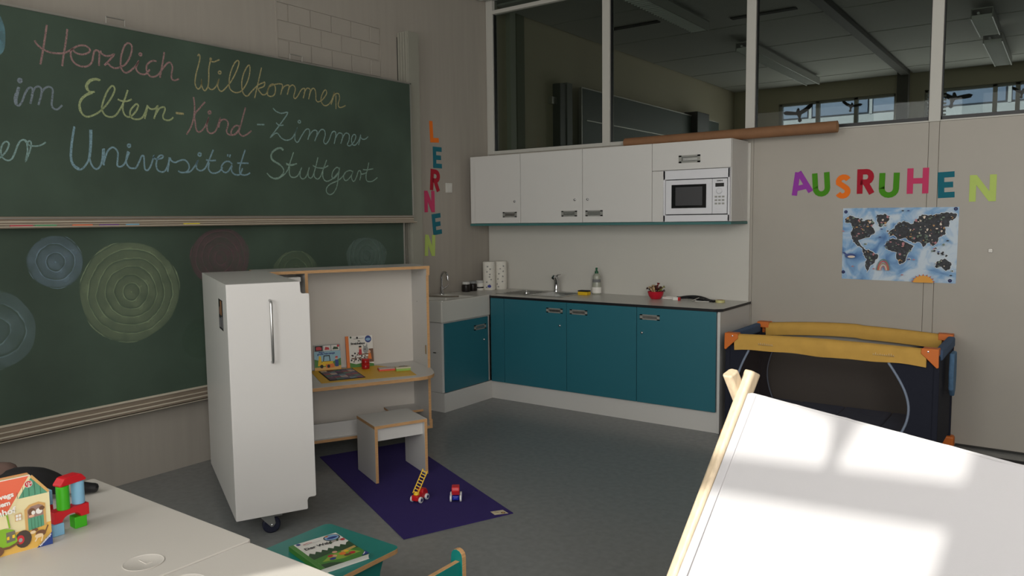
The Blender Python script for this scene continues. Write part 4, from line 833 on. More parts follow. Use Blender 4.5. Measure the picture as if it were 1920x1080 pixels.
MB().lathe([(0.0225, 0.0), (0.0248, 0.0), (0.0248, 0.019), (0.0225, 0.019), (0.0225, 0.0)], CARD, 28).build('core', t, smooth=40)

# ================================================================ TRAVEL COT
CY0, CY1, CX0, CX1, CZ = -0.70, -0.06, 2.535, 3.765, 0.725
ct = thing('travel_cot', 'folding travel cot with yellow padded rails and dark mesh sides', 'cot', (0, 0, 0))
CYEL = M('cot_yellow', (204, 160, 76), 0.85, noise=0.05, scale=14, bump=0.5, bscale=18)
CORG = M('cot_orange', (214, 112, 36), 0.5); CNAV = M('cot_navy', (20, 24, 40), 0.85, bump=0.3, bscale=300); PIPE = M('cot_piping', (130, 142, 162), 0.7)
NET = cloth_mat('cot_net', (66, 58, 56), 0.2, 0.1, alpha=0.42)
def rail_mesh(y, sgn, z1, hgt, amp, name):
    mb = MB(); n = 24; vs = []; fs = []
    for i in range(n+1):
        u = i/n; x = CX0+0.055+u*(CX1-CX0-0.11); w = 0.010*sin(u*9.0)+0.006*sin(u*23); zt = z1+amp*sin(u*pi)*(1 if u < 0.55 else 0.8)
        sec = [(-0.030, -hgt+w*0.5), (-0.034+w, -hgt*0.55), (-0.028, -0.015), (-0.010, 0.0), (0.012, -0.002), (0.026, -0.02), (0.028, -hgt*0.6), (0.024, -hgt)]
        for a, b in sec: vs.append((x, y+sgn*a, zt+b))
    k = 8
    for i in range(n):
        for j in range(k): fs.append((i*k+j, i*k+(j+1) % k, (i+1)*k+(j+1) % k, (i+1)*k+j))
    fs.append(tuple(range(k))); fs.append(tuple(range(n*k, n*k+k)))
    return mb.add(vs, fs, CYEL).build(name, ct, smooth=60)
rf = rail_mesh(CY0, 1, CZ, 0.105, 0.012, 'padded_rail'); rb = rail_mesh(CY1, -1, CZ, 0.09, 0.03, 'padded_rail')
rr = random.Random(5)
for xs, wv in [(2.75, 0.09), (3.43, 0.11)]:      # small worn white lettering, too faint to read
    L_ = []; k = 0
    mbp = MB()
    while k*0.012 < wv:
        a = rr.choice([0.006, 0.012, 0.009]); x = xs+k*0.012
        mbp.box((x, CY0-0.0365, CZ-0.058), (x+0.004, CY0-0.034, CZ-0.058+a+0.004), M('faint_white', (216, 190, 140), 0.8)); mbp.box((x, CY0-0.0365, CZ-0.058), (x+0.009, CY0-0.034, CZ-0.055), M('faint_white', (216, 190, 140), 0.8)); k += 1
    mbp.build('faint_lettering', rf)
for sx, x in ((1, CX0), (-1, CX1)):
    for sy, y in ((1, CY0), (-1, CY1)):
        T = Matrix.Translation((x, y, CZ)) @ Matrix.Diagonal((sx, sy, 1, 1)) @ FRONT
        c = MB().prism([(-0.008, 0.006), (0.08, 0.006), (0.082, -0.025), (0.03, -0.075), (0.0, -0.105), (-0.010, -0.10)], 0.0345, 0.040, CORG, T)
        c.prism([(-0.008, 0.006), (0.075, 0.006), (0.075, -0.035), (-0.008, -0.035)], -0.028, 0.036, CORG, T)
        o = c.build('corner_cap', ct, 0.006)
        MB().lathe([(0.005, 0.0402), (0.005, 0.043), (0, 0.044)], CHROME, 10, T @ Matrix.Translation((0.045, -0.012, 0))).build('rivet', o)
        lg = MB().box((x+sx*0.004-0.016, y+sy*0.002-0.016, 0.02), (x+sx*0.004+0.016, y+sy*0.002+0.016, CZ-0.04), CNAV).build('leg', ct, 0.006)
        MB().box((x-0.035, y-0.035, 0), (x+0.035, y+0.035, 0.075), CORG).build('foot', ct, 0.014)
for x, sgn in ((CX0, 1), (CX1, -1)):
    box1('side_rail', (x-0.022, CY0+0.03, CZ-0.07), (x+0.022, CY1-0.03, CZ-0.004), CYEL if False else M('cot_grey_pad', (70, 92, 122), 0.85), ct, 0.012)
    MB().box((x-0.004, CY0+0.02, 0.10), (x+0.004, CY1-0.02, CZ-0.05), CNAV).build('end_panel', ct)
# front and back: navy fabric with an arched mesh window edged by piping
def arch(x0, side):
    return [(x0+side*(0.11-0.10*sin(pi*k/12)*1.0), 0.10+(CZ-0.19)*k/12) for k in range(13)]
la = [(CX0+0.145-0.085*sin(pi*k/12), 0.08+(CZ-0.18)*k/12) for k in range(13)]
ra = [(CX1-0.255+0.115*sin(pi*k/12), 0.08+(CZ-0.18)*k/12) for k in range(13)]
for y, s_ in ((CY0-0.004, 1), (CY1+0.004, -1)):
    T = Matrix.Translation((0, y, 0)) @ FRONT
    MB().prism([(CX0, 0.07), (CX0, CZ-0.07)]+[(a, b) for a, b in la[::-1]], -0.003, 0.003, CNAV, T).build('fabric_panel', ct)
    MB().prism([(CX1, 0.07), (CX1, CZ-0.07)]+[(a, b) for a, b in ra[::-1]], -0.003, 0.003, CNAV, T).build('fabric_panel', ct)
    n = 12; vs = [(a, b, 0) for a, b in la]+[(a, b, 0) for a, b in ra]
    MB().add(vs, [(k, k+1, 14+k, 13+k) for k in range(n)], NET, T).build('mesh_window', ct)
    for path in (la, ra): MB().tube([tuple(q) for q in smooth_path([(a, y-0.004*s_, b) for a, b in path], 2)], 0.0075, PIPE, 8).build('piping', ct, smooth=60)
    box1('lower_band', (CX0, y-0.004, 0.05), (CX1, y+0.004, 0.095), CNAV, ct)
mt = thing('cot_mattress', 'dark blue quilted mattress inside the travel cot', 'mattress', (0, 0, 0))
for k in range(4):
    x = CX0+0.03+k*0.293; MB().box((x, CY0+0.03, 0.145), (x+0.287, CY1-0.03, 0.185), M('mattress_navy', (78, 92, 118), 0.9, noise=0.1, scale=30)).build('section', mt, 0.01)
t = thing('fabric_strap', 'blue grey padded strap hanging at the right end of the cot', 'strap', (CX1+0.045, -0.40, 0.40))
vs = []; n = 9
P = [(0.0, 0.0), (-0.06, 0.05), (-0.075, 0.15), (-0.06, 0.27), (0.06, 0.27), (0.075, 0.12), (0.05, 0.03)]
MB().prism([(x, y) for x, y in P], -0.014, 0.014, M('strap_blue', (84, 118, 150), 0.85, noise=0.15, scale=30, bump=0.4, bscale=40), Matrix(((0, 0, 1, 0), (1, 0, 0, 0), (0, 1, 0, 0), (0, 0, 0, 1)))).build('pad', t, 0.01, 3)
o = MB().box((3.45, -1.75, 0), (5.3, -0.20, 0.012), M('dark_mat', (34, 34, 36), 0.8)).build('floor_mat', None, 0.004); tag(o, 'dark flat mat on the floor between travel cot and tent', 'mat')

# ================================================================ PLAY TENT
WOOD = M('pale_pine', (178, 160, 134), 0.55, noise=0.14, scale=4, stretch=(30, 30, 2))
TENT = cloth_mat('tent_canvas', (188, 186, 187), 0.25, 0.10, 700)
tt = thing('play_tent', 'white canvas play tent with crossed pale wooden poles, sunlit on the near side', 'tent', (3.774, -3.961, 0), -27.04)
TL, TH, HW = 1.25, 1.1, 0.552
def pole(x, s, name='pole'):
    a = Vector((x, s*HW, 0.0)); b = Vector((x, 0, TH)); d = (b-a).normalized(); e = b+d*0.052; L = (e-a).length
    T = Matrix.Translation(a) @ Matrix(((1, 0, 0, 0), (0, d.z, d.y, 0), (0, -d.y, d.z, 0), (0, 0, 0, 1)))
    mb = MB(); pr = [(-0.009, 0.0155), (0.009, 0.0155), (0.0145, 0.010), (0.0145, -0.010), (0.009, -0.0155), (-0.009, -0.0155), (-0.0145, -0.010), (-0.0145, 0.010)]
    mb.prism(pr, 0.006, L, WOOD, T); return mb.build(name, tt, 0.006, 3)
pole(-0.002, -1); pole(-0.023, 1); pole(TL+0.022, -1); pole(TL+0.053, 1)
MB().tube([(0.014, 0, TH-0.035), (TL+0.006, 0, TH-0.035)], 0.013, WOOD, 12).build('ridge_pole', tt, smooth=40)
def canvas(s, name):
    nx, nz = 30, 20; vs = []; fs = []
    for j in range(nz+1):
        for i in range(nx+1):
            u = i/nx; v = j/nz; x = 0.014+u*(TL-0.014); z = TH*(1-v)+0.004*(1-v)+0.03*v
            y = s*(HW*v+0.006)
            sag = -0.018*sin(pi*v)*(1-abs(2*u-1)**2.2); rip = 0.0022*sin(u*37+v*5)*v+0.0015*sin(u*71-v*9)
            y += s*(sag+rip)*0.88; z += (sag+rip)*0.46
            vs.append((x, y, z))
    for j in range(nz):
        for i in range(nx): a = j*(nx+1)+i; fs.append((a, a+1, a+nx+2, a+nx+1))
    o = MB().add(vs, fs, TENT).build(name, tt, smooth=60); return o
for s_ in (-1, 1):
    c = canvas(s_, 'canvas_side')
    y0 = s_*0.008
    for xx in (0.018, TL-0.03):
        vs = []; n = 12
        for j in range(n+1):
            v = j/n; vs += [(xx, s_*(HW*v+0.008), TH*(1-v)+0.004+0.028*v), (xx+0.022, s_*(HW*v+0.008), TH*(1-v)+0.004+0.028*v)]
        MB().add(vs, [(2*j, 2*j+1, 2*j+3, 2*j+2) for j in range(n)], TENT).build('hem', c)
vs = [(0.014, -0.007, TH+0.004), (TL, -0.007, TH+0.004), (TL, 0.007, TH+0.004), (0.014, 0.007, TH+0.004)]
MB().add(vs, [(0, 1, 2, 3)], TENT).build('ridge_hem', tt)
# ================================================================ MOBILE CHILDREN'S WORKSTATION: rolling box and desk unit
def ply(mb, a, b, thin): return mb.box(a, b, WHITE, None, PLY, thin)
def wht(mb, a, b, thin): return mb.box(a, b, WHITE)
bx = thing('rolling_cabinet', 'white rolling cabinet with long steel handle, front left of the desk unit', 'cabinet', (1.237, -3.57, 0), 63.7)
W1, L1, ZB, ZT = 0.332, 0.985, 0.10, 1.211
cut = [(0, ZB), (W1-0.004, ZB)]+[(W1, ZB+0.004), (W1, ZB+0.045)]+arc(W1+0.012, ZB+0.048, 0.010, 180, 90, 3)+[(W1+0.034, ZB+0.058)]+arc(W1+0.034, ZB+0.066, 0.008, -90, 0, 3)+[(W1+0.042, ZT-0.066)]+arc(W1+0.034, ZT-0.066, 0.008, 0, 90, 3)+[(W1+0.012, ZT-0.058)]+arc(W1+0.012, ZT-0.048, 0.010, 270, 180, 3)+[(W1, ZT)]+[(0, ZT)]
fp = MB().prism(cut, 0, 0.018, M('front_white', (214, 211, 208), 0.35), FRONT).build('front_panel', bx, 0.002)
MB().tube([tuple(q) for q in [(0.19, -0.018, 0.838), (0.19, -0.045, 0.842), (0.19, -0.05, 0.852), (0.19, -0.05, 1.115), (0.19, -0.045, 1.125), (0.19, -0.018, 1.129)]], 0.0065, STEEL, 12).build('handle', fp, smooth=50)
mb = MB(); wht(mb, (0, 0, ZB), (0.018, L1, ZT-0.018), 'x'); mb.build('side_panel', bx)
mb = MB(); wht(mb, (0, 0, ZT-0.018), (W1, L1, ZT), 'z'); mb.build('top_panel', bx)
mb = MB(); wht(mb, (0.018, 0, ZB), (W1, L1, ZB+0.018), 'z'); mb.build('bottom_panel', bx)
mb = MB(); wht(mb, (0.018, L1-0.018, ZB+0.018), (W1, L1, ZT-0.018), 'y'); mb.build('rear_panel', bx)
for z in (0.42, 0.86):
    mb = MB(); wht(mb, (0.018, 0.0, z), (W1+0.03, L1-0.018, z+0.018), 'z'); mb.build('shelf', bx)
PT = Matrix(((0, 0, -1, 0), (1, 0, 0, 0), (0, 1, 0, 0), (0, 0, 0, 1)))
ph = MB().prism([(0.13, 0.98), (0.27, 0.98), (0.27, 1.125), (0.13, 1.125)], 0, 0.0012, PK, PT).build('photo_card', bx)
art('photo_print', bx, PT, [('p', M('photo_ochre', (140, 96, 60), 0.6), [(0.16, 1.05), (0.21, 1.05), (0.21, 1.12), (0.16, 1.12)]), ('p', M('photo_grey', (120, 118, 120), 0.6), [(0.14, 0.99), (0.18, 0.99), (0.18, 1.045), (0.14, 1.045)]), ('p', M('photo_grey', (120, 118, 120), 0.6), [(0.2, 0.99), (0.25, 0.99), (0.25, 1.035), (0.2, 1.035)]), ('e', M('photo_skin', (170, 130, 110), 0.6), 0.235, 1.07, 0.012, 0.02)], 0.0012)
TYRE = M('caster_tyre', (20, 24, 46), 0.5); FORK = M('caster_zinc', (150, 152, 150), 0.35, 0.7)
for x, y in [(0.13, 0.03), (0.13, 0.93)]:
    cs = bpy.data.objects.new('caster', None); COL.objects.link(cs); cs.parent = bx; cs.location = (x, y, 0)
    T = Matrix.Translation((0.035, 0.0, 0.042)) @ Matrix.Rotation(radians(90), 4, 'X')
    MB().lathe([(0.012, -0.014), (0.036, -0.015), (0.042, -0.010), (0.042, 0.010), (0.036, 0.015), (0.012, 0.014)], TYRE, 28, T).build('wheel', cs, smooth=40)
    MB().box((-0.03, -0.03, 0.094), (0.05, 0.03, 0.099), FORK).prism([(-0.02, 0.093), (0.045, 0.093), (0.052, 0.05), (0.04, 0.034), (0.03, 0.034)], 0.018, 0.022, FORK, FRONT).prism([(-0.02, 0.093), (0.045, 0.093), (0.052, 0.05), (0.04, 0.034), (0.03, 0.034)], -0.022, -0.018, FORK, FRONT).tube([(0.035, -0.025, 0.042), (0.035, 0.025, 0.042)], 0.006, CHROME, 8).box((0.04, -0.02, 0.082), (0.085, 0.02, 0.088), FORK).build('fork', cs, 0.001)
un = thing('desk_unit', 'white plywood desk unit with open back panel behind the stool', 'desk', (0.926, -1.853, 0), 62)
UW, UD, UB, UT = 1.090, 0.33, 0.10, 1.193
mb = MB(); ply(mb, (-UW, 0, UT-0.018), (0.006, UD, UT), 'z'); mb.build('top_panel', un)
mb = MB(); mb.box((-0.018, 0.008, UB+0.055), (0, UD, UT-0.06), WHITE, None, PLY, 'x'); mb.box((-0.018, 0, UB), (0.004, UD, UB+0.06), WHITE, None, PLY, 'x'); mb.box((-0.018, 0, UT-0.062), (0.004, UD, UT-0.018), WHITE, None, PLY, 'x'); mb.build('side_panel', un)
mb = MB(); ply(mb, (-UW, 0.02, UB), (-UW+0.018, UD, UT-0.018), 'x'); mb.build('side_panel', un)
mb = MB(); ply(mb, (-0.806, 0, UB+0.018), (-0.788, UD-0.02, UT-0.018), 'x'); mb.build('divider', un)
box1('back_panel', (-UW+0.018, UD-0.02, UB), (-0.018, UD-0.004, UT-0.018), M('back_white', (212, 206, 198), 0.45), un)
mb = MB(); ply(mb, (-UW+0.018, 0.0, UB), (-0.018, UD-0.02, UB+0.018), 'z'); mb.build('bottom_panel', un)
mb = MB(); mb.box((-0.788, 0.03, UB+0.018), (-0.40, 0.046, UB+0.115), WHITE); mb.build('kick_board', un)
dk = MB(); out = [(-0.79, UD-0.02), (-0.79, -0.002), (-0.93, -0.002), (-0.93, -0.265), (-0.17, -0.262)]+[(-0.16+0.135*sin(radians(a)), -0.262+0.16*(1-cos(radians(a)))) for a in (20, 40, 60, 80)]+[(-0.015, -0.08), (0.002, 0.006), (-0.018, 0.006), (-0.018, UD-0.02)]
dk.prism(out, 0.490, 0.512, WHITE, None, PLY); dk.build('desk_top', un, 0.002)
mb = MB(); ply(mb, (-0.24, 0.12, 0.19), (-0.018, UD-0.02, 0.205), 'z'); mb.build('foot_shelf', un)
for z in (1.125,):
    MB().box((-1.0, 0.0, z), (-0.83, 0.1, z+0.03), WHITE).build('upper_shelf', un, 0.004)
MB().box((-0.0185, 0.03, 0.60), (-0.022, 0.045, 0.66), M('brass', (150, 126, 84), 0.35, 0.8)).build('latch', un, 0.001)
for z in (0.94, 1.14): MB().lathe([(0.004, 0), (0.004, 0.002)], ALU, 10, Matrix(((0, 0, -1, 0), (1, 0, 0, 0), (0, 1, 0, 0), (0, 0, 0, 1)))).build('screw_cap', un, loc=(-0.018, 0.2, z))
UM = Matrix.Translation((0.926, -1.853, 0)) @ Matrix.Rotation(radians(62), 4, 'Z')
def onu(x, y, z): return tuple(UM @ Vector((x, y, z)))
ZD = 0.5125
o = MB().prism([(-0.742, 0.268), (-0.758, -0.15), (-0.165, -0.19), (-0.15, 0.03), (-0.30, 0.25)], 0, 0.0015, M('desk_pad_yellow', (226, 178, 44), 0.5)).build('desk_pad', None, loc=onu(0, 0, ZD), rot=(0, 0, radians(62)))
tag(o, 'yellow desk pad on the small plywood desk', 'desk pad')
# puzzle
pz = thing('frame_puzzle', 'colourful flat picture puzzle lying on the yellow desk pad', 'puzzle', onu(-0.70, -0.112, ZD+0.0016), 62)
rr = random.Random(3); pc = [(60, 44, 70), (150, 60, 80), (90, 130, 150), (60, 120, 110), (200, 180, 170), (110, 60, 100), (70, 80, 120)]
MB().box((0, 0, 0), (0.225, 0.33, 0.003), PK).build('tray', pz, 0.001)
for i in range(5):
    for j in range(6):
        box1('puzzle_piece', (0.008+i*0.042, 0.008+j*0.053, 0.003), (0.0485+i*0.042, 0.0595+j*0.053, 0.0045), M('puzzle_%d' % ((i*3+j*5) % 7), pc[(i*3+j*5) % 7], 0.4, noise=0.5, scale=60), pz)
# standing books on the desk
def book(name, label, loc, rz, w, h, th, spine, tilt=0, group=None, cat='book'):
    t = bpy.data.objects.new(name, None); COL.objects.link(t); t.location = loc; t.rotation_euler = (radians(-tilt), 0, radians(rz)); tag(t, label, cat, group)
    MB().box((0.0, 0.0015, 0.002), (w-0.002, th-0.0015, h-0.002), PW).build('pages', t)
    MB().box((0, 0, 0), (w, 0.0015, h), PW).box((0, th-0.0015, 0), (w, th, h), spine).build('cover', t)
    MB().box((-0.002, 0, 0), (0.0, th, h), spine).build('spine', t)
    return t
SKY = M('print_sky', (150, 190, 205), 0.5); GRN = M('print_green', (70, 130, 50), 0.5); DGR = M('print_dark_green', (38, 72, 40), 0.5); BRN = M('print_brown', (110, 74, 50), 0.5)
SKN = M('print_skin', (222, 170, 140), 0.5); DBL = M('print_blue', (34, 60, 130), 0.5); PBL = M('print_pale_blue', (130, 170, 205), 0.5); PRD = M('print_red', (190, 40, 50), 0.5); PGY = M('print_grey2', (150, 152, 150), 0.5); ORP = M('print_orange', (226, 120, 40), 0.5); SAND = M('print_sand', (214, 170, 90), 0.5)
b1 = book('picture_book', 'small standing book with yellow excavator cover on the desk', onu(-0.712, 0.262, ZD), 62-4, 0.172, 0.168, 0.012, PGY, 10, 'books standing on the small desk')
art('cover_print', b1, FRONT, [('p', SKY, [(0, 0), (0.172, 0), (0.172, 0.125), (0, 0.125)]), ('p', PGY, [(0, 0.125), (0.172, 0.125), (0.172, 0.168), (0, 0.168)]),
 ('p', GRN, [(0, 0), (0, 0.075), (0.05, 0.06), (0.12, 0.055), (0.172, 0.075), (0.172, 0)]), ('p', SAND, [(0, 0), (0.172, 0), (0.172, 0.026), (0, 0.02)]),
 ('p', PK, [(0.006, 0.128), (0.056, 0.128), (0.056, 0.162), (0.006, 0.162)]), ('p', PW, [(0.062, 0.128), (0.108, 0.128), (0.108, 0.162), (0.062, 0.162)]), ('p', PW, [(0.114, 0.128), (0.166, 0.128), (0.166, 0.162), (0.114, 0.162)]),
 ('p', PRD, [(0.014, 0.134), (0.05, 0.134), (0.05, 0.15), (0.036, 0.157), (0.014, 0.155)]), ('p', PRD, [(0.068, 0.134), (0.102, 0.134), (0.096, 0.15), (0.074, 0.154)]), ('p', DGR, [(0.12, 0.134), (0.16, 0.134), (0.156, 0.148), (0.13, 0.153)]), ('e', PRD, 0.158, 0.156, 0.008, 0.008),
 ('p', YEL, [(0.02, 0.03), (0.03, 0.095), (0.042, 0.095), (0.046, 0.05), (0.075, 0.05), (0.075, 0.03)]), ('p', PK, [(0.055, 0.055), (0.06, 0.098), (0.10, 0.098), (0.104, 0.055)]), ('p', SKY, [(0.06, 0.06), (0.065, 0.092), (0.095, 0.092), (0.098, 0.06)]),
 ('p', YEL, [(0.05, 0.028), (0.05, 0.058), (0.12, 0.058), (0.12, 0.028)]), ('p', ORP, [(0.075, 0.012), (0.07, 0.038), (0.125, 0.042), (0.13, 0.016)]), ('e', PK, 0.045, 0.026, 0.011, 0.012), ('e', PK, 0.09, 0.025, 0.01, 0.011),
 ('p', DBL, [(0.133, 0.02), (0.133, 0.065), (0.155, 0.065), (0.155, 0.02)]), ('e', SKN, 0.143, 0.075, 0.009, 0.009), ('p', PRD, [(0.134, 0.078), (0.153, 0.078), (0.15, 0.088), (0.138, 0.088)])], 0.0002)
words('title_lettering', b1, 'Meine', 0.014, DBL, FRONT, 0.03, 0.115, 0.0035, 0.0004, 2); words('title_lettering', b1, 'große Fahrzeuge', 0.017, DBL, FRONT, 0.02, 0.102, 0.0035, 0.0006, 2)
b2 = book('picture_book', 'large standing book with white cover and orange spine, donkey and children', onu(-0.498, 0.255, ZD), 62-3, 0.18, 0.212, 0.016, ORP, 10, 'books standing on the small desk')
sh = [('p', ORP, [(0, 0), (0.018, 0), (0.018, 0.212), (0, 0.212)]), ('p', GRN, [(0.018, 0), (0.18, 0), (0.18, 0.018), (0.12, 0.03), (0.06, 0.022), (0.018, 0.034)]), ('e', DBL, 0.15, 0.186, 0.022, 0.024), ('e', PBL, 0.15, 0.184, 0.017, 0.010),
 ('p', BRN, [(0.03, 0.055), (0.18, 0.06), (0.18, 0.07), (0.03, 0.064)]), ('p', BRN, [(0.03, 0.078), (0.18, 0.084), (0.18, 0.092), (0.03, 0.086)]), ('p', BRN, [(0.15, 0.03), (0.18, 0.03), (0.18, 0.12), (0.15, 0.12)])]
for x, y in [(0.04, 0.045), (0.07, 0.05), (0.10, 0.045), (0.05, 0.075), (0.065, 0.09), (0.13, 0.05), (0.11, 0.07)]: sh += [('e', PW, x, y, 0.016, 0.012), ('e', PK, x-0.01, y+0.004, 0.006, 0.006), ('e', PK, x+0.006, y-0.006, 0.005, 0.004), ('e', BRN, x+0.012, y+0.004, 0.006, 0.005)]
sh += [('p', PRD, [(0.08, 0.085), (0.102, 0.085), (0.1, 0.122), (0.084, 0.122)]), ('e', SKN, 0.092, 0.13, 0.010, 0.011), ('e', PK, 0.092, 0.138, 0.010, 0.006), ('e', PGY, 0.128, 0.115, 0.018, 0.026), ('p', PGY, [(0.115, 0.13), (0.11, 0.155), (0.122, 0.14)]), ('p', PGY, [(0.13, 0.14), (0.14, 0.16), (0.142, 0.135)]), ('e', PK, 0.124, 0.118, 0.004, 0.004), ('e', SKN, 0.152, 0.10, 0.009, 0.01), ('p', ORP, [(0.14, 0.05), (0.166, 0.05), (0.162, 0.09), (0.145, 0.09)]), ('e', DGR, 0.032, 0.203, 0.006, 0.007), ('p', PK, [(0.05, 0.19), (0.12, 0.193), (0.12, 0.195), (0.05, 0.192)]), ('e', PK, 0.075, 0.198, 0.006, 0.008)]
art('cover_print', b2, FRONT, sh, 0.0002)
words('title_lettering', b2, 'Im', 0.016, PK, FRONT, 0.078, 0.172, 0.0055, 0.0005); words('title_lettering', b2, 'Streichelzoo', 0.019, PK, FRONT, 0.03, 0.154, 0.0055, 0.0009)
for k, z in enumerate((0.0016, 0.0346)):
    t = thing('red_tub', ['lower red round tub on the desk', 'upper red round tub, stacked on the lower one'][k], 'tub', onu(-0.396, 0.175, ZD+z), 0, 'stacked red tubs on the desk')
    MB().lathe([(0.024, 0), (0.026, 0.003), (0.026, 0.022), (0.0245, 0.024)], M('tub_red', (170, 26, 30), 0.3), 24).build('body', t, smooth=40)
    MB().lathe([(0.0265, 0.0242), (0.0275, 0.026), (0.0275, 0.031), (0.025, 0.033), (0, 0.033)], M('tub_lid', (190, 34, 36), 0.3), 24).build('lid', t, smooth=40)
t = thing('card_box', 'flat open card box with coral edge on the desk pad', 'box', onu(-0.345, 0.035, ZD+0.0016), 55)
MB().box((0, 0, 0), (0.115, 0.07, 0.010), M('coral_card', (226, 92, 76), 0.5)).build('tray', t, 0.001)
MB().box((0.004, 0.004, 0.0101), (0.111, 0.068, 0.014), M('card_pale', (206, 190, 184), 0.6)).build('card_stack', t, 0.001)
art('card_print', t, Matrix.Identity(4), [('r', PGY, [(0.02, 0.03), (0.04, 0.05), (0.06, 0.035), (0.08, 0.055), (0.1, 0.03)], 0.004)], 0.0141)
t = thing('card_box', 'green edged card box with dark picture on the desk, right of the coral one', 'box', onu(-0.245, -0.02, ZD+0.0016), 55)
MB().box((0, 0, 0), (0.095, 0.06, 0.015), M('lime_card', (150, 190, 90), 0.5)).build('tray', t, 0.001)
MB().box((-0.001, -0.001, 0.0151), (0.096, 0.061, 0.024), M('card_cream', (206, 202, 176), 0.5)).build('lid', t, 0.001)
art('lid_print', t, Matrix.Identity(4), [('p', PK, [(0.015, 0.02), (0.03, 0.045), (0.06, 0.048), (0.082, 0.03), (0.075, 0.018), (0.05, 0.028)]), ('e', PRD, 0.03, 0.03, 0.006, 0.004), ('e', PRD, 0.065, 0.033, 0.006, 0.004)], 0.0241)
# stool
st = thing('plywood_stool', 'small white plywood stool standing on the purple mat', 'stool', (1.218, -2.655, 0.006), 66.7)
for x in (0, 0.306):
    mb = MB(); ply(mb, (x, 0, 0), (x+0.018, 0.30, 0.313), 'x'); mb.build('side_panel', st, 0.001)
mb = MB(); ply(mb, (0, 0, 0.313), (0.324, 0.30, 0.331), 'z'); mb.build('seat', st, 0.001)
box1('apron', (0.018, 0.03, 0.235), (0.306, 0.046, 0.313), WHITE, st)
# purple mat
pm = thing('play_mat', 'dark purple felt mat on the floor in front of the desk', 'mat', (1.874, -3.111, 0), 0)
PUR = M('mat_purple', (44, 28, 98), 0.95, noise=0.05, scale=60, bump=0.2, bscale=400)
dx, dy = -0.908*1.46, 0.419*1.46
MB().prism([(0, 0), (0.237, 0.549), (0.237+dx, 0.549+dy), (dx, dy)], 0.0005, 0.005, PUR).build('felt', pm, 0.001)
lb = MB().prism([(0.178, 0.492), (0.222, 0.548), (0.172, 0.568), (0.135, 0.512)], 0.0052, 0.0062, M('label_beige', (206, 192, 160), 0.6)).build('sewn_label', pm)
lb.location = (0.0, -0.02, 0)
art('label_print', lb, Matrix.Identity(4), [('e', PK, 0.197, 0.538, 0.012, 0.010), ('e', SAND, 0.197, 0.538, 0.007, 0.006), ('r', BRN, [(0.155, 0.52), (0.175, 0.528)], 0.004)], 0.0063)
# fire engine
WHW = M('toy_wheel_white', (225, 225, 225), 0.35); YLD = M('toy_yellow', (236, 190, 30), 0.35)
def wheels(t, xs, ys, r, w, hub):
    for x in xs:
        for y in ys:
            s = 1 if x > 0 else -1
            T = Matrix.Translation((x, y, r)) @ Matrix.Rotation(radians(90), 4, 'Y')
            wl_ = MB().lathe([(r*0.45, -w/2), (r*0.9, -w/2), (r, -w*0.25), (r, w*0.25), (r*0.9, w/2), (r*0.45, w/2)], WHW, 20, T).build('wheel', t, smooth=40)
            MB().lathe([(r*0.5, -w/2-0.001), (r*0.5, w/2+0.001)], hub, 16, T).build('hub', wl_)
t = thing('toy_fire_engine', 'red toy fire engine with yellow ladder on the purple mat', 'toy', (1.600, -2.705, 0.0055), 10)
MB().prism([(-0.052, 0.012), (0.052, 0.012), (0.055, 0.035), (0.04, 0.06), (0.008, 0.064), (0.0, 0.042), (-0.05, 0.042)], -0.02, 0.02, RED, Matrix(((0, 0, 1, 0), (1, 0, 0, 0), (0, 1, 0, 0), (0, 0, 0, 1)))).build('body', t, 0.006, 3)
wheels(t, (-0.026, 0.026), (-0.03, 0.03), 0.0165, 0.012, M('hub_blue', (24, 30, 90), 0.4))
ld = bpy.data.objects.new('ladder', None); COL.objects.link(ld); ld.parent = t; ld.location = (-0.002, -0.04, 0.048); ld.rotation_euler = (radians(-22), radians(16), 0)
MB().box((-0.017, -0.003, 0), (-0.012, 0.003, 0.135), YLD).box((0.012, -0.003, 0), (0.017, 0.003, 0.135), YLD).build('rail', ld, 0.001)
rg = None
for k in range(8):
    if rg is None: o = MB().box((-0.012, -0.0022, 0), (0.012, 0.0022, 0.0045), YLD).build('rung', ld); rg = o.data
    else: o = bpy.data.objects.new('rung', rg); COL.objects.link(o); o.parent = ld
    o.location = (0, 0, 0.008+k*0.0165)
MB().lathe([(0.014, 0.040), (0.016, 0.044), (0.014, 0.052), (0.006, 0.058), (0, 0.058)], YLD, 18, Matrix.Translation((0, -0.03, 0))).build('turntable', t, smooth=40)
t = thing('toy_tipper', 'red and blue toy tipper truck with white wheels on the mat', 'toy', (1.755, -2.590, 0.0055), 38)
YZ = Matrix(((0, 0, 1, 0), (1, 0, 0, 0), (0, 1, 0, 0), (0, 0, 0, 1)))
MB().prism([(-0.04, 0.012), (0.04, 0.012), (0.04, 0.034), (-0.04, 0.034)], -0.017, 0.017, BLUE, YZ).box((-0.012, -0.046, 0.016), (0.012, -0.04, 0.03), BLUE).build('chassis', t, 0.004)
MB().prism([(0.0, 0.034), (0.036, 0.034), (0.036, 0.062), (0.006, 0.062)], -0.016, 0.016, RED, YZ).build('cab', t, 0.004)
MB().prism([(-0.03, 0.036), (-0.012, 0.036), (0.01, 0.056), (0.012, 0.082), (-0.036, 0.082), (-0.042, 0.062)], -0.021, 0.021, M('tipper_red', (206, 40, 48), 0.35), YZ).build('tipper', t, 0.005)
wheels(t, (-0.026, 0.026), (-0.024, 0.024), 0.0185, 0.010, BLUE)

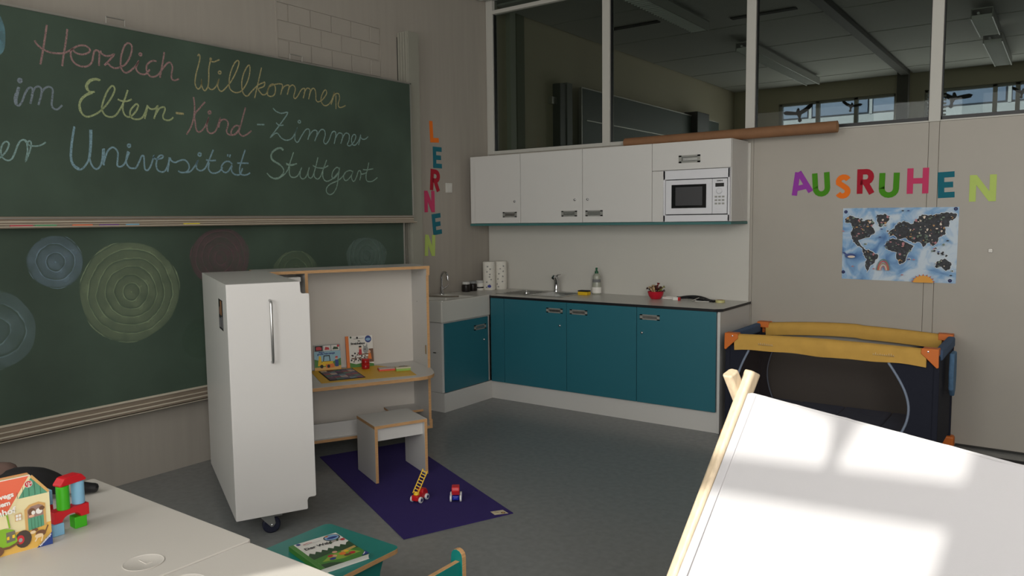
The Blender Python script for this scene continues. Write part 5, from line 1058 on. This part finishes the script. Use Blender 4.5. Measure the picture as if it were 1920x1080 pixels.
# ================================================================ TEAL CHILDREN'S FURNITURE
TL1 = M('teal_hpl', (16, 124, 116), 0.4)
t = thing('kids_bench', 'low teal children\'s bench with plywood edge, a forest book on it', 'bench', (2.01, -3.985, 0))
def rrect(x0, y0, x1, y1, r, n=4):
    return arc(x0+r, y0+r, r, 180, 270, n)+arc(x1-r, y0+r, r, 270, 360, n)+arc(x1-r, y1-r, r, 0, 90, n)+arc(x0+r, y1-r, r, 90, 180, n)
MB().prism(rrect(0, 0, 0.40, 0.315, 0.028), 0.284, 0.302, TL1, None, PLY).build('seat_board', t, 0.001)
YZ2 = YZ
for x in (0.04, 0.335):
    pts = [(0.02, 0.0), (0.02, 0.284), (0.285, 0.284), (0.275, 0.265), (0.255, 0.22), (0.245, 0.16), (0.25, 0.08), (0.27, 0.0), (0.21, 0.0), (0.19, 0.03), (0.10, 0.03), (0.08, 0.0)]
    MB().prism(pts, x, x+0.018, TL1, YZ2, PLY).build('leg_panel', t, 0.001)
box1('stretcher', (0.058, 0.14, 0.16), (0.335, 0.158, 0.24), TL1, t)
fb = thing('picture_book', 'hardcover forest book lying on the teal bench', 'book', (2.04, -3.912, 0.3025), 0)
FBM = Matrix.Identity(4)
fb.rotation_euler = (0, 0, radians(76.5)); fb.location = (2.345, -3.985, 0.3025)
BWd, BHt = 0.185, 0.25
MB().box((0.003, 0.002, 0.002), (BWd-0.002, BHt-0.002, 0.016), PW).build('pages', fb)
MB().box((0, 0, 0), (BWd, BHt, 0.002), PW).box((0, 0, 0.016), (BWd, BHt, 0.018), PW).build('cover', fb, 0.0005)
MB().box((-0.002, 0, 0), (0, BHt, 0.018), GRN).build('spine', fb)
I4 = Matrix.Identity(4)
tree = [(0.016+0.012*k, 0.128+(0.016 if k % 2 else -0.002)-0.0016*k*0) for k in range(14)]
art('cover_print', fb, I4, [('p', GRN, [(0, 0), (0.016, 0), (0.016, BHt), (0, BHt)]), ('p', DGR, [(0.016, 0.10)]+tree+[(BWd, 0.15), (BWd, 0.06), (0.016, 0.05)]),
 ('p', GRN, [(0.016, 0), (BWd, 0), (BWd, 0.075), (0.10, 0.10), (0.016, 0.085)]), ('p', M('print_lime', (140, 170, 60), 0.5), [(0.03, 0.05), (0.08, 0.085), (0.15, 0.08), (0.175, 0.04), (0.10, 0.03)]), ('p', DGR, [(0.016, 0), (0.09, 0), (0.05, 0.03), (0.016, 0.035)]),
 ('p', M('print_log', (190, 160, 90), 0.5), [(0.12, 0.07), (0.18, 0.085), (0.18, 0.10), (0.12, 0.088)]), ('e', PRD, 0.075, 0.075, 0.012, 0.009), ('e', SKN, 0.10, 0.095, 0.009, 0.009), ('e', ORP, 0.115, 0.065, 0.012, 0.012), ('e', DBL, 0.07, 0.05, 0.012, 0.009), ('e', YEL, 0.135, 0.075, 0.009, 0.009), ('e', PRD, 0.145, 0.05, 0.012, 0.01), ('e', SKN, 0.085, 0.065, 0.008, 0.008), ('e', BRN, 0.125, 0.045, 0.014, 0.008),
 ('e', PK, 0.150, 0.215, 0.031, 0.028), ('e', PBL, 0.150, 0.215, 0.027, 0.024), ('e', DBL, 0.150, 0.212, 0.021, 0.010), ('e', ORP, 0.138, 0.232, 0.007, 0.005), ('e', DBL, 0.028, 0.236, 0.008, 0.008),
 ('r', BRN, [(0.11, 0.17), (0.14, 0.178), (0.185, 0.182)], 0.003), ('r', DGR, [(0.12, 0.165), (0.13, 0.18)], 0.006), ('r', DGR, [(0.15, 0.172), (0.16, 0.19)], 0.006), ('e', PRD, 0.172, 0.172, 0.009, 0.007), ('r', PRD, [(0.04, 0.222), (0.06, 0.226), (0.075, 0.222)], 0.003), ('r', PGY, [(0.04, 0.215), (0.105, 0.215)], 0.002),
 ('p', DBL, [(BWd-0.03, 0), (BWd, 0), (BWd, 0.032)]), ('r', PW, [(BWd-0.02, 0.006), (BWd-0.005, 0.022)], 0.003)], 0.018)
words('title_lettering', fb, 'Der Wald', 0.026, PK, I4, 0.026, 0.172, 0.0205, 0.0008)
# teal chair, seen at the bottom edge
t = thing('teal_chair', "teal children's chair with plywood edges, back and rounded side at the bottom edge", 'chair', (2.905, -3.893, 0), 0)
side = [(0.0, 0.0), (0.0, 0.478)]+[(-0.022+0.022*cos(radians(a)), 0.478+0.022*sin(radians(a))) for a in (30, 60, 90, 120, 150)]+[(-0.044, 0.478), (-0.05, 0.40), (-0.09, 0.33), (-0.28, 0.30), (-0.30, 0.27), (-0.285, 0.0), (-0.235, 0.0), (-0.22, 0.12), (-0.07, 0.12), (-0.05, 0.0)]
MB().prism(side, 0.0, 0.018, TL1, FRONT, PLY).build('side_panel', t, 0.001)
MB().prism(side, 0.318, 0.336, TL1, FRONT, PLY).build('side_panel', t, 0.001)
mb = MB(); mb.box((-0.026, -0.3175, 0.28), (-0.009, -0.0185, 0.466), TL1, None, PLY, 'x'); mb.build('backrest', t, 0.001)
mb = MB(); mb.box((-0.27, -0.3175, 0.24), (-0.012, -0.0185, 0.258), TL1, None, PLY, 'z'); mb.build('seat', t, 0.001)

# ================================================================ WHITE TABLES AND WHAT STANDS ON THEM
TZ = 0.72
TAB = M('table_top_grey_white', (196, 190, 182), 0.38)
def table(x0, x1, y0, y1, label):
    t = thing('table', label, 'table', (x0, y1, 0), 0, 'white tables pushed together')
    w, d = x1-x0, y1-y0
    MB().prism(rrect(0, -d, w, 0, 0.012, 3), TZ-0.024, TZ, TAB).build('table_top', t, 0.003)
    for a, b in [(0.05, -0.05), (w-0.05, -0.05), (0.05, -d+0.05), (w-0.05, -d+0.05)]:
        MB().cyl(0.02, 0.0, TZ-0.026, ALU, 16, Matrix.Translation((a, b, 0))).build('leg', t, smooth=40)
    MB().box((0.05, -0.06, TZ-0.07), (w-0.05, -0.04, TZ-0.026), ALU).box((0.05, -d+0.04, TZ-0.07), (w-0.05, -d+0.06, TZ-0.026), ALU).build('frame', t)
    return t
ta = table(1.965, 2.757, -5.30, -4.527, 'white table carrying the farm book and toy blocks')
tb = table(2.762, 3.55, -5.30, -4.540, 'white table nearest the bottom edge, right of the one with the book')
def cap(parent, x, y):
    c = MB().lathe([(0.0435, 0.0002), (0.0445, 0.0012), (0.043, 0.0018), (0.0415, 0.0012), (0.040, 0.0006), (0.0, 0.0006)], TAB, 40).box((-0.02, -0.001, 0.0004), (0.012, 0.0005, 0.0016), TAB).box((0.012, -0.001, 0.0004), (0.0135, 0.014, 0.0016), TAB).build('stacking_cap', parent, smooth=40)
    c.location = (x, y, TZ)
cap(ta, 2.662-1.965, -4.748+4.527); cap(tb, 2.835-2.762, -4.750+4.540)
# board book in the shape of a farmhouse
fbk = thing('board_book', 'house-shaped farm board book standing on the white table', 'book', (2.371, -4.818, TZ), 81.5)
hp = [(-0.20, 0), (0, 0), (0, 0.128), (-0.038, 0.180), (-0.162, 0.180), (-0.20, 0.128)]
MB().prism(hp, -0.003, 0.0, PW, FRONT, SAND).build('front_cover', fbk, 0.0005)
for k in range(4):
    MB().prism([(x*0.995, y*0.995+0.0002) for x, y in hp], -0.0065-0.0042*k, -0.0032-0.0042*k, M('page_board', (204, 170, 120), 0.6), FRONT).build('page', fbk, 0.0004)
MB().prism(hp, -0.0235, -0.020, ORANGE, FRONT, SAND).build('back_cover', fbk, 0.0005)
CRM2 = M('barn_cream', (226, 214, 168), 0.5); SHUT = M('barn_green', (86, 150, 120), 0.5); ROOFC = M('roof_coral', (224, 104, 74), 0.5); TAN = M('barn_tan', (204, 160, 96), 0.5); TRG = M('tractor_green', (128, 176, 40), 0.5); STRAW = M('ground_straw', (222, 176, 84), 0.5)
shp = [('p', CRM2, [(-0.2, 0.0), (0, 0), (0, 0.128), (-0.2, 0.128)]), ('p', STRAW, [(-0.2, 0), (0, 0), (0, 0.056), (-0.06, 0.05), (-0.2, 0.045)]),
 ('p', SHUT, [(-0.078, 0.128), (-0.003, 0.128), (-0.038, 0.176)]), ('p', ROOFC, [(-0.2, 0.128), (-0.162, 0.178), (-0.038, 0.178), (-0.088, 0.097), (-0.2, 0.097)]),
 ('r', CRM2, [(-0.088, 0.096), (-0.038, 0.176)], 0.006), ('r', TAN, [(-0.036, 0.177), (-0.001, 0.130)], 0.006)]
for k in range(5): shp.append(('r', DGR, [(-0.066+0.012*k, 0.129), (-0.066+0.012*k, 0.132+min(0.04, 0.012+0.011*k if k < 3 else 0.03-0.014*(k-3)))], 0.0008))
shp += [('p', TAN, [(-0.054, 0.045), (-0.054, 0.098), (-0.044, 0.108), (-0.024, 0.111), (-0.010, 0.104), (-0.010, 0.050)]), ('p', M('barn_dark', (150, 120, 110), 0.5), [(-0.048, 0.075), (-0.048, 0.096), (-0.040, 0.103), (-0.024, 0.105), (-0.015, 0.100), (-0.015, 0.075)]), ('p', SHUT, [(-0.048, 0.046), (-0.048, 0.075), (-0.015, 0.077), (-0.015, 0.050)]),
 ('e', BRN, -0.039, 0.090, 0.008, 0.009), ('e', PW, -0.036, 0.087, 0.004, 0.005), ('e', PW, -0.024, 0.088, 0.007, 0.007), ('e', BRN, -0.018, 0.094, 0.006, 0.005), ('e', SKN, -0.040, 0.080, 0.006, 0.003)]
for k in range(4): shp.append(('r', DGR, [(-0.041+0.0066*k, 0.048), (-0.041+0.0066*k, 0.075)], 0.0006))
shp += [('p', TAN, [(-0.074, 0.076), (-0.060, 0.077), (-0.060, 0.094), (-0.074, 0.093)]), ('p', PW, [(-0.0725, 0.0775), (-0.0675, 0.0775), (-0.0675, 0.084), (-0.0725, 0.084)]), ('p', PW, [(-0.0665, 0.0775), (-0.0615, 0.0775), (-0.0615, 0.084), (-0.0665, 0.084)]), ('p', PW, [(-0.0725, 0.0855), (-0.0675, 0.0855), (-0.0675, 0.092), (-0.0725, 0.092)]), ('p', PW, [(-0.0665, 0.0855), (-0.0615, 0.0855), (-0.0615, 0.092), (-0.0665, 0.092)]),
 ('e', M('tyre_brown', (70, 58, 50), 0.6), -0.060, 0.030, 0.017, 0.021), ('e', PRD, -0.066, 0.030, 0.008, 0.011), ('e', PGY, -0.066, 0.029, 0.004, 0.005), ('p', TRG, [(-0.135, 0.02), (-0.135, 0.064), (-0.10, 0.067), (-0.078, 0.058), (-0.072, 0.03), (-0.08, 0.022)]), ('p', M('grille_grey', (110, 104, 90), 0.5), [(-0.094, 0.03), (-0.094, 0.055), (-0.076, 0.056), (-0.076, 0.032)]), ('p', YEL, [(-0.093, 0.037), (-0.088, 0.037), (-0.088, 0.045), (-0.093, 0.044)]), ('p', YEL, [(-0.082, 0.039), (-0.077, 0.039), (-0.077, 0.047), (-0.082, 0.046)]),
 ('p', CRM2, [(-0.13, 0.066), (-0.13, 0.098), (-0.092, 0.097), (-0.088, 0.066)]), ('r', TRG, [(-0.135, 0.1), (-0.09, 0.098), (-0.086, 0.064)], 0.003), ('e', BRN, -0.12, 0.015, 0.02, 0.014), ('r', BRN, [(-0.115, 0.02), (-0.09, 0.018), (-0.07, 0.026)], 0.005),
 ('e', BRN, -0.024, 0.034, 0.011, 0.008), ('e', M('dog_cream', (226, 200, 160), 0.5), -0.028, 0.029, 0.009, 0.005), ('e', BRN, -0.036, 0.045, 0.007, 0.004), ('e', M('dog_cream', (226, 200, 160), 0.5), -0.040, 0.041, 0.006, 0.004), ('r', M('dog_cream', (226, 200, 160), 0.5), [(-0.030, 0.028), (-0.037, 0.017)], 0.003), ('r', M('dog_cream', (226, 200, 160), 0.5), [(-0.02, 0.028), (-0.024, 0.014)], 0.003), ('r', BRN, [(-0.014, 0.036), (-0.008, 0.05)], 0.003),
 ('p', DBL, [(-0.034, 0.0005), (-0.0003, 0.0005), (-0.0003, 0.031)]), ('e', PW, -0.043, 0.160, 0.0085, 0.0085), ('e', PRD, -0.043, 0.160, 0.0075, 0.0075)]
art('cover_print', fbk, FRONT, shp, 0.0001)
for txt, x, y, sz in [('Unterwegs', -0.0745, 0.140, 0.0165), ('auf dem', -0.0825, 0.122, 0.0155), ('Bauernhof', -0.0735, 0.101, 0.0205)]:
    words('title_lettering', fbk, txt, sz, PW, FRONT, x, y, 0.0105, 0.0006, 4, 'RIGHT')
words('publisher_lettering', fbk, 'Ravensburger', 0.0062, PW, FRONT, -0.0275, 0.0035, 0.0105, 0.0002, 43)
words('age_badge', fbk, '12+', 0.008, PW, FRONT, -0.043, 0.1595, 0.0107, 0.0003, 0, 'CENTER'); words('age_badge', fbk, 'M', 0.0055, PW, FRONT, -0.043, 0.1545, 0.0107, 0.0003, 0, 'CENTER')
# toy blocks
def block(label, m, loc, size, rz=0, kind='cube', col=None):
    o = None
    x, y, z = size
    if kind == 'cube': o = MB().box((-x/2, -y/2, 0), (x/2, y/2, z), m).build('toy_block', None, 0.002, loc=loc, rot=(0, 0, radians(rz)))
    elif kind == 'cyl': o = MB().cyl(x/2, 0, z, m, 28).build('toy_block', None, 0.0015, loc=loc, rot=(0, 0, 0)); o.data.shade_smooth(); o.data.set_sharp_from_angle(angle=radians(40))
    elif kind == 'arch':
        pts = [(-y/2, 0), (-y*0.26, 0)]+[(y*0.26*cos(radians(a)), z*0.5*sin(radians(a))) for a in range(165, 10, -15)]+[(y*0.26, 0), (y/2, 0), (y/2, z), (-y/2, z)]
        o = MB().prism(pts, -x/2, x/2, m, YZ).build('toy_block', None, 0.0015, loc=loc, rot=(0, 0, radians(rz)))
    elif kind == 'roof':
        pts = [(-y/2, 0), (y/2, 0), (y/2, z*0.25), (y*0.34, z*0.9), (y*0.26, z), (-y*0.26, z), (-y*0.34, z*0.9), (-y/2, z*0.25)]
        o = MB().prism(pts, -x/2, x/2, m, YZ).build('toy_block', None, 0.002, loc=loc, rot=(0, 0, radians(rz)))
    return tag(o, label, 'toy block', 'wooden toy blocks on the white table')
bx0_, by0_ = 2.325, -4.765
block('light blue cube block at the near foot of the block bridge', LBLUE, (2.325, -4.790, TZ), (0.030, 0.030, 0.030))
block('green cube block at the far foot of the block bridge', GREEN, (2.315, -4.731, TZ), (0.030, 0.030, 0.030))
block('red arch block bridging the blue and green cubes', REDP, (2.320, -4.755, TZ+0.0302), (0.030, 0.088, 0.030), 4, 'arch')
block('green cylinder block standing on the red arch', GREEN, (2.328, -4.770, TZ+0.0604), (0.030, 0.03, 0.060), 0, 'cyl')
block('light blue cylinder block standing on the red arch', LBLUE, (2.315, -4.728, TZ+0.0604), (0.030, 0.03, 0.060), 0, 'cyl')
block('red rounded roof block on top of both cylinders', REDP, (2.321, -4.749, TZ+0.1206), (0.030, 0.070, 0.020), 12, 'roof')
block('green block at the bottom behind the farm book', GREEN, (2.245, -4.795, TZ), (0.030, 0.06, 0.032))
block('red block in the middle behind the farm book', REDP, (2.245, -4.795, TZ+0.0322), (0.030, 0.06, 0.024))
block('light blue block on top behind the farm book', LBLUE, (2.245, -4.795, TZ+0.0564), (0.030, 0.06, 0.038))
# doll lying behind the book
dl = thing('cloth_doll', 'doll-like bundle in brown and black with black shoe, lying behind the farm book', 'doll', (0, 0, 0))
BCL = M('black_cloth', (16, 15, 16), 0.9, bump=0.4, bscale=40); BRC = M('brown_cloth', (96, 76, 68), 0.9, noise=0.1, scale=20, bump=0.4, bscale=30)
dl.location = (-0.006, -0.028, 0.0)
Pd = [(2.0, -4.775, 0.785), (2.022, -4.735, 0.788), (2.042, -4.70, 0.783), (2.058, -4.66, 0.770), (2.070, -4.628, 0.752), (2.080, -4.605, 0.742)]
MB().tube([tuple(q) for q in smooth_path(Pd, 4)], 0.03, BCL, 14, radii=[0.033+0.006*sin(pi*min(1, k/16)) - 0.018*max(0, (k-10)/10) for k in range(21)]).build('trouser_leg', dl, smooth=70)
MB().tube([(2.072, -4.628, 0.752), (2.086, -4.604, 0.744)], 0.018, M('doll_grey', (150, 142, 132), 0.8), 14).build('ankle', dl, smooth=60)
MB().tube([tuple(q) for q in smooth_path([(2.082, -4.612, 0.741), (2.092, -4.595, 0.742), (2.100, -4.576, 0.739), (2.108, -4.560, 0.736), (2.112, -4.552, 0.734)], 2)], 0.02, BLACK, 16, radii=[0.014, 0.020, 0.021, 0.0205, 0.018, 0.016, 0.0155, 0.013, 0.006], flat=0.85).build('shoe', dl, smooth=70)
MB().tube([tuple(q) for q in smooth_path([(1.985, -4.88, 0.785), (1.985, -4.82, 0.797), (1.99, -4.76, 0.802), (2.0, -4.712, 0.798)], 4)], 0.05, BRC, 14, radii=[0.040, 0.042, 0.043, 0.043, 0.043, 0.042, 0.042, 0.041, 0.040, 0.038, 0.035, 0.028, 0.014]).build('torso', dl, smooth=70)
MB().tube([(2.0, -4.80, 0.752), (2.03, -4.75, 0.748), (2.055, -4.69, 0.738)], 0.02, BCL, 10, radii=[0.03, 0.026, 0.018]).build('trouser_leg', dl, smooth=70)
bpy.context.view_layer.update()
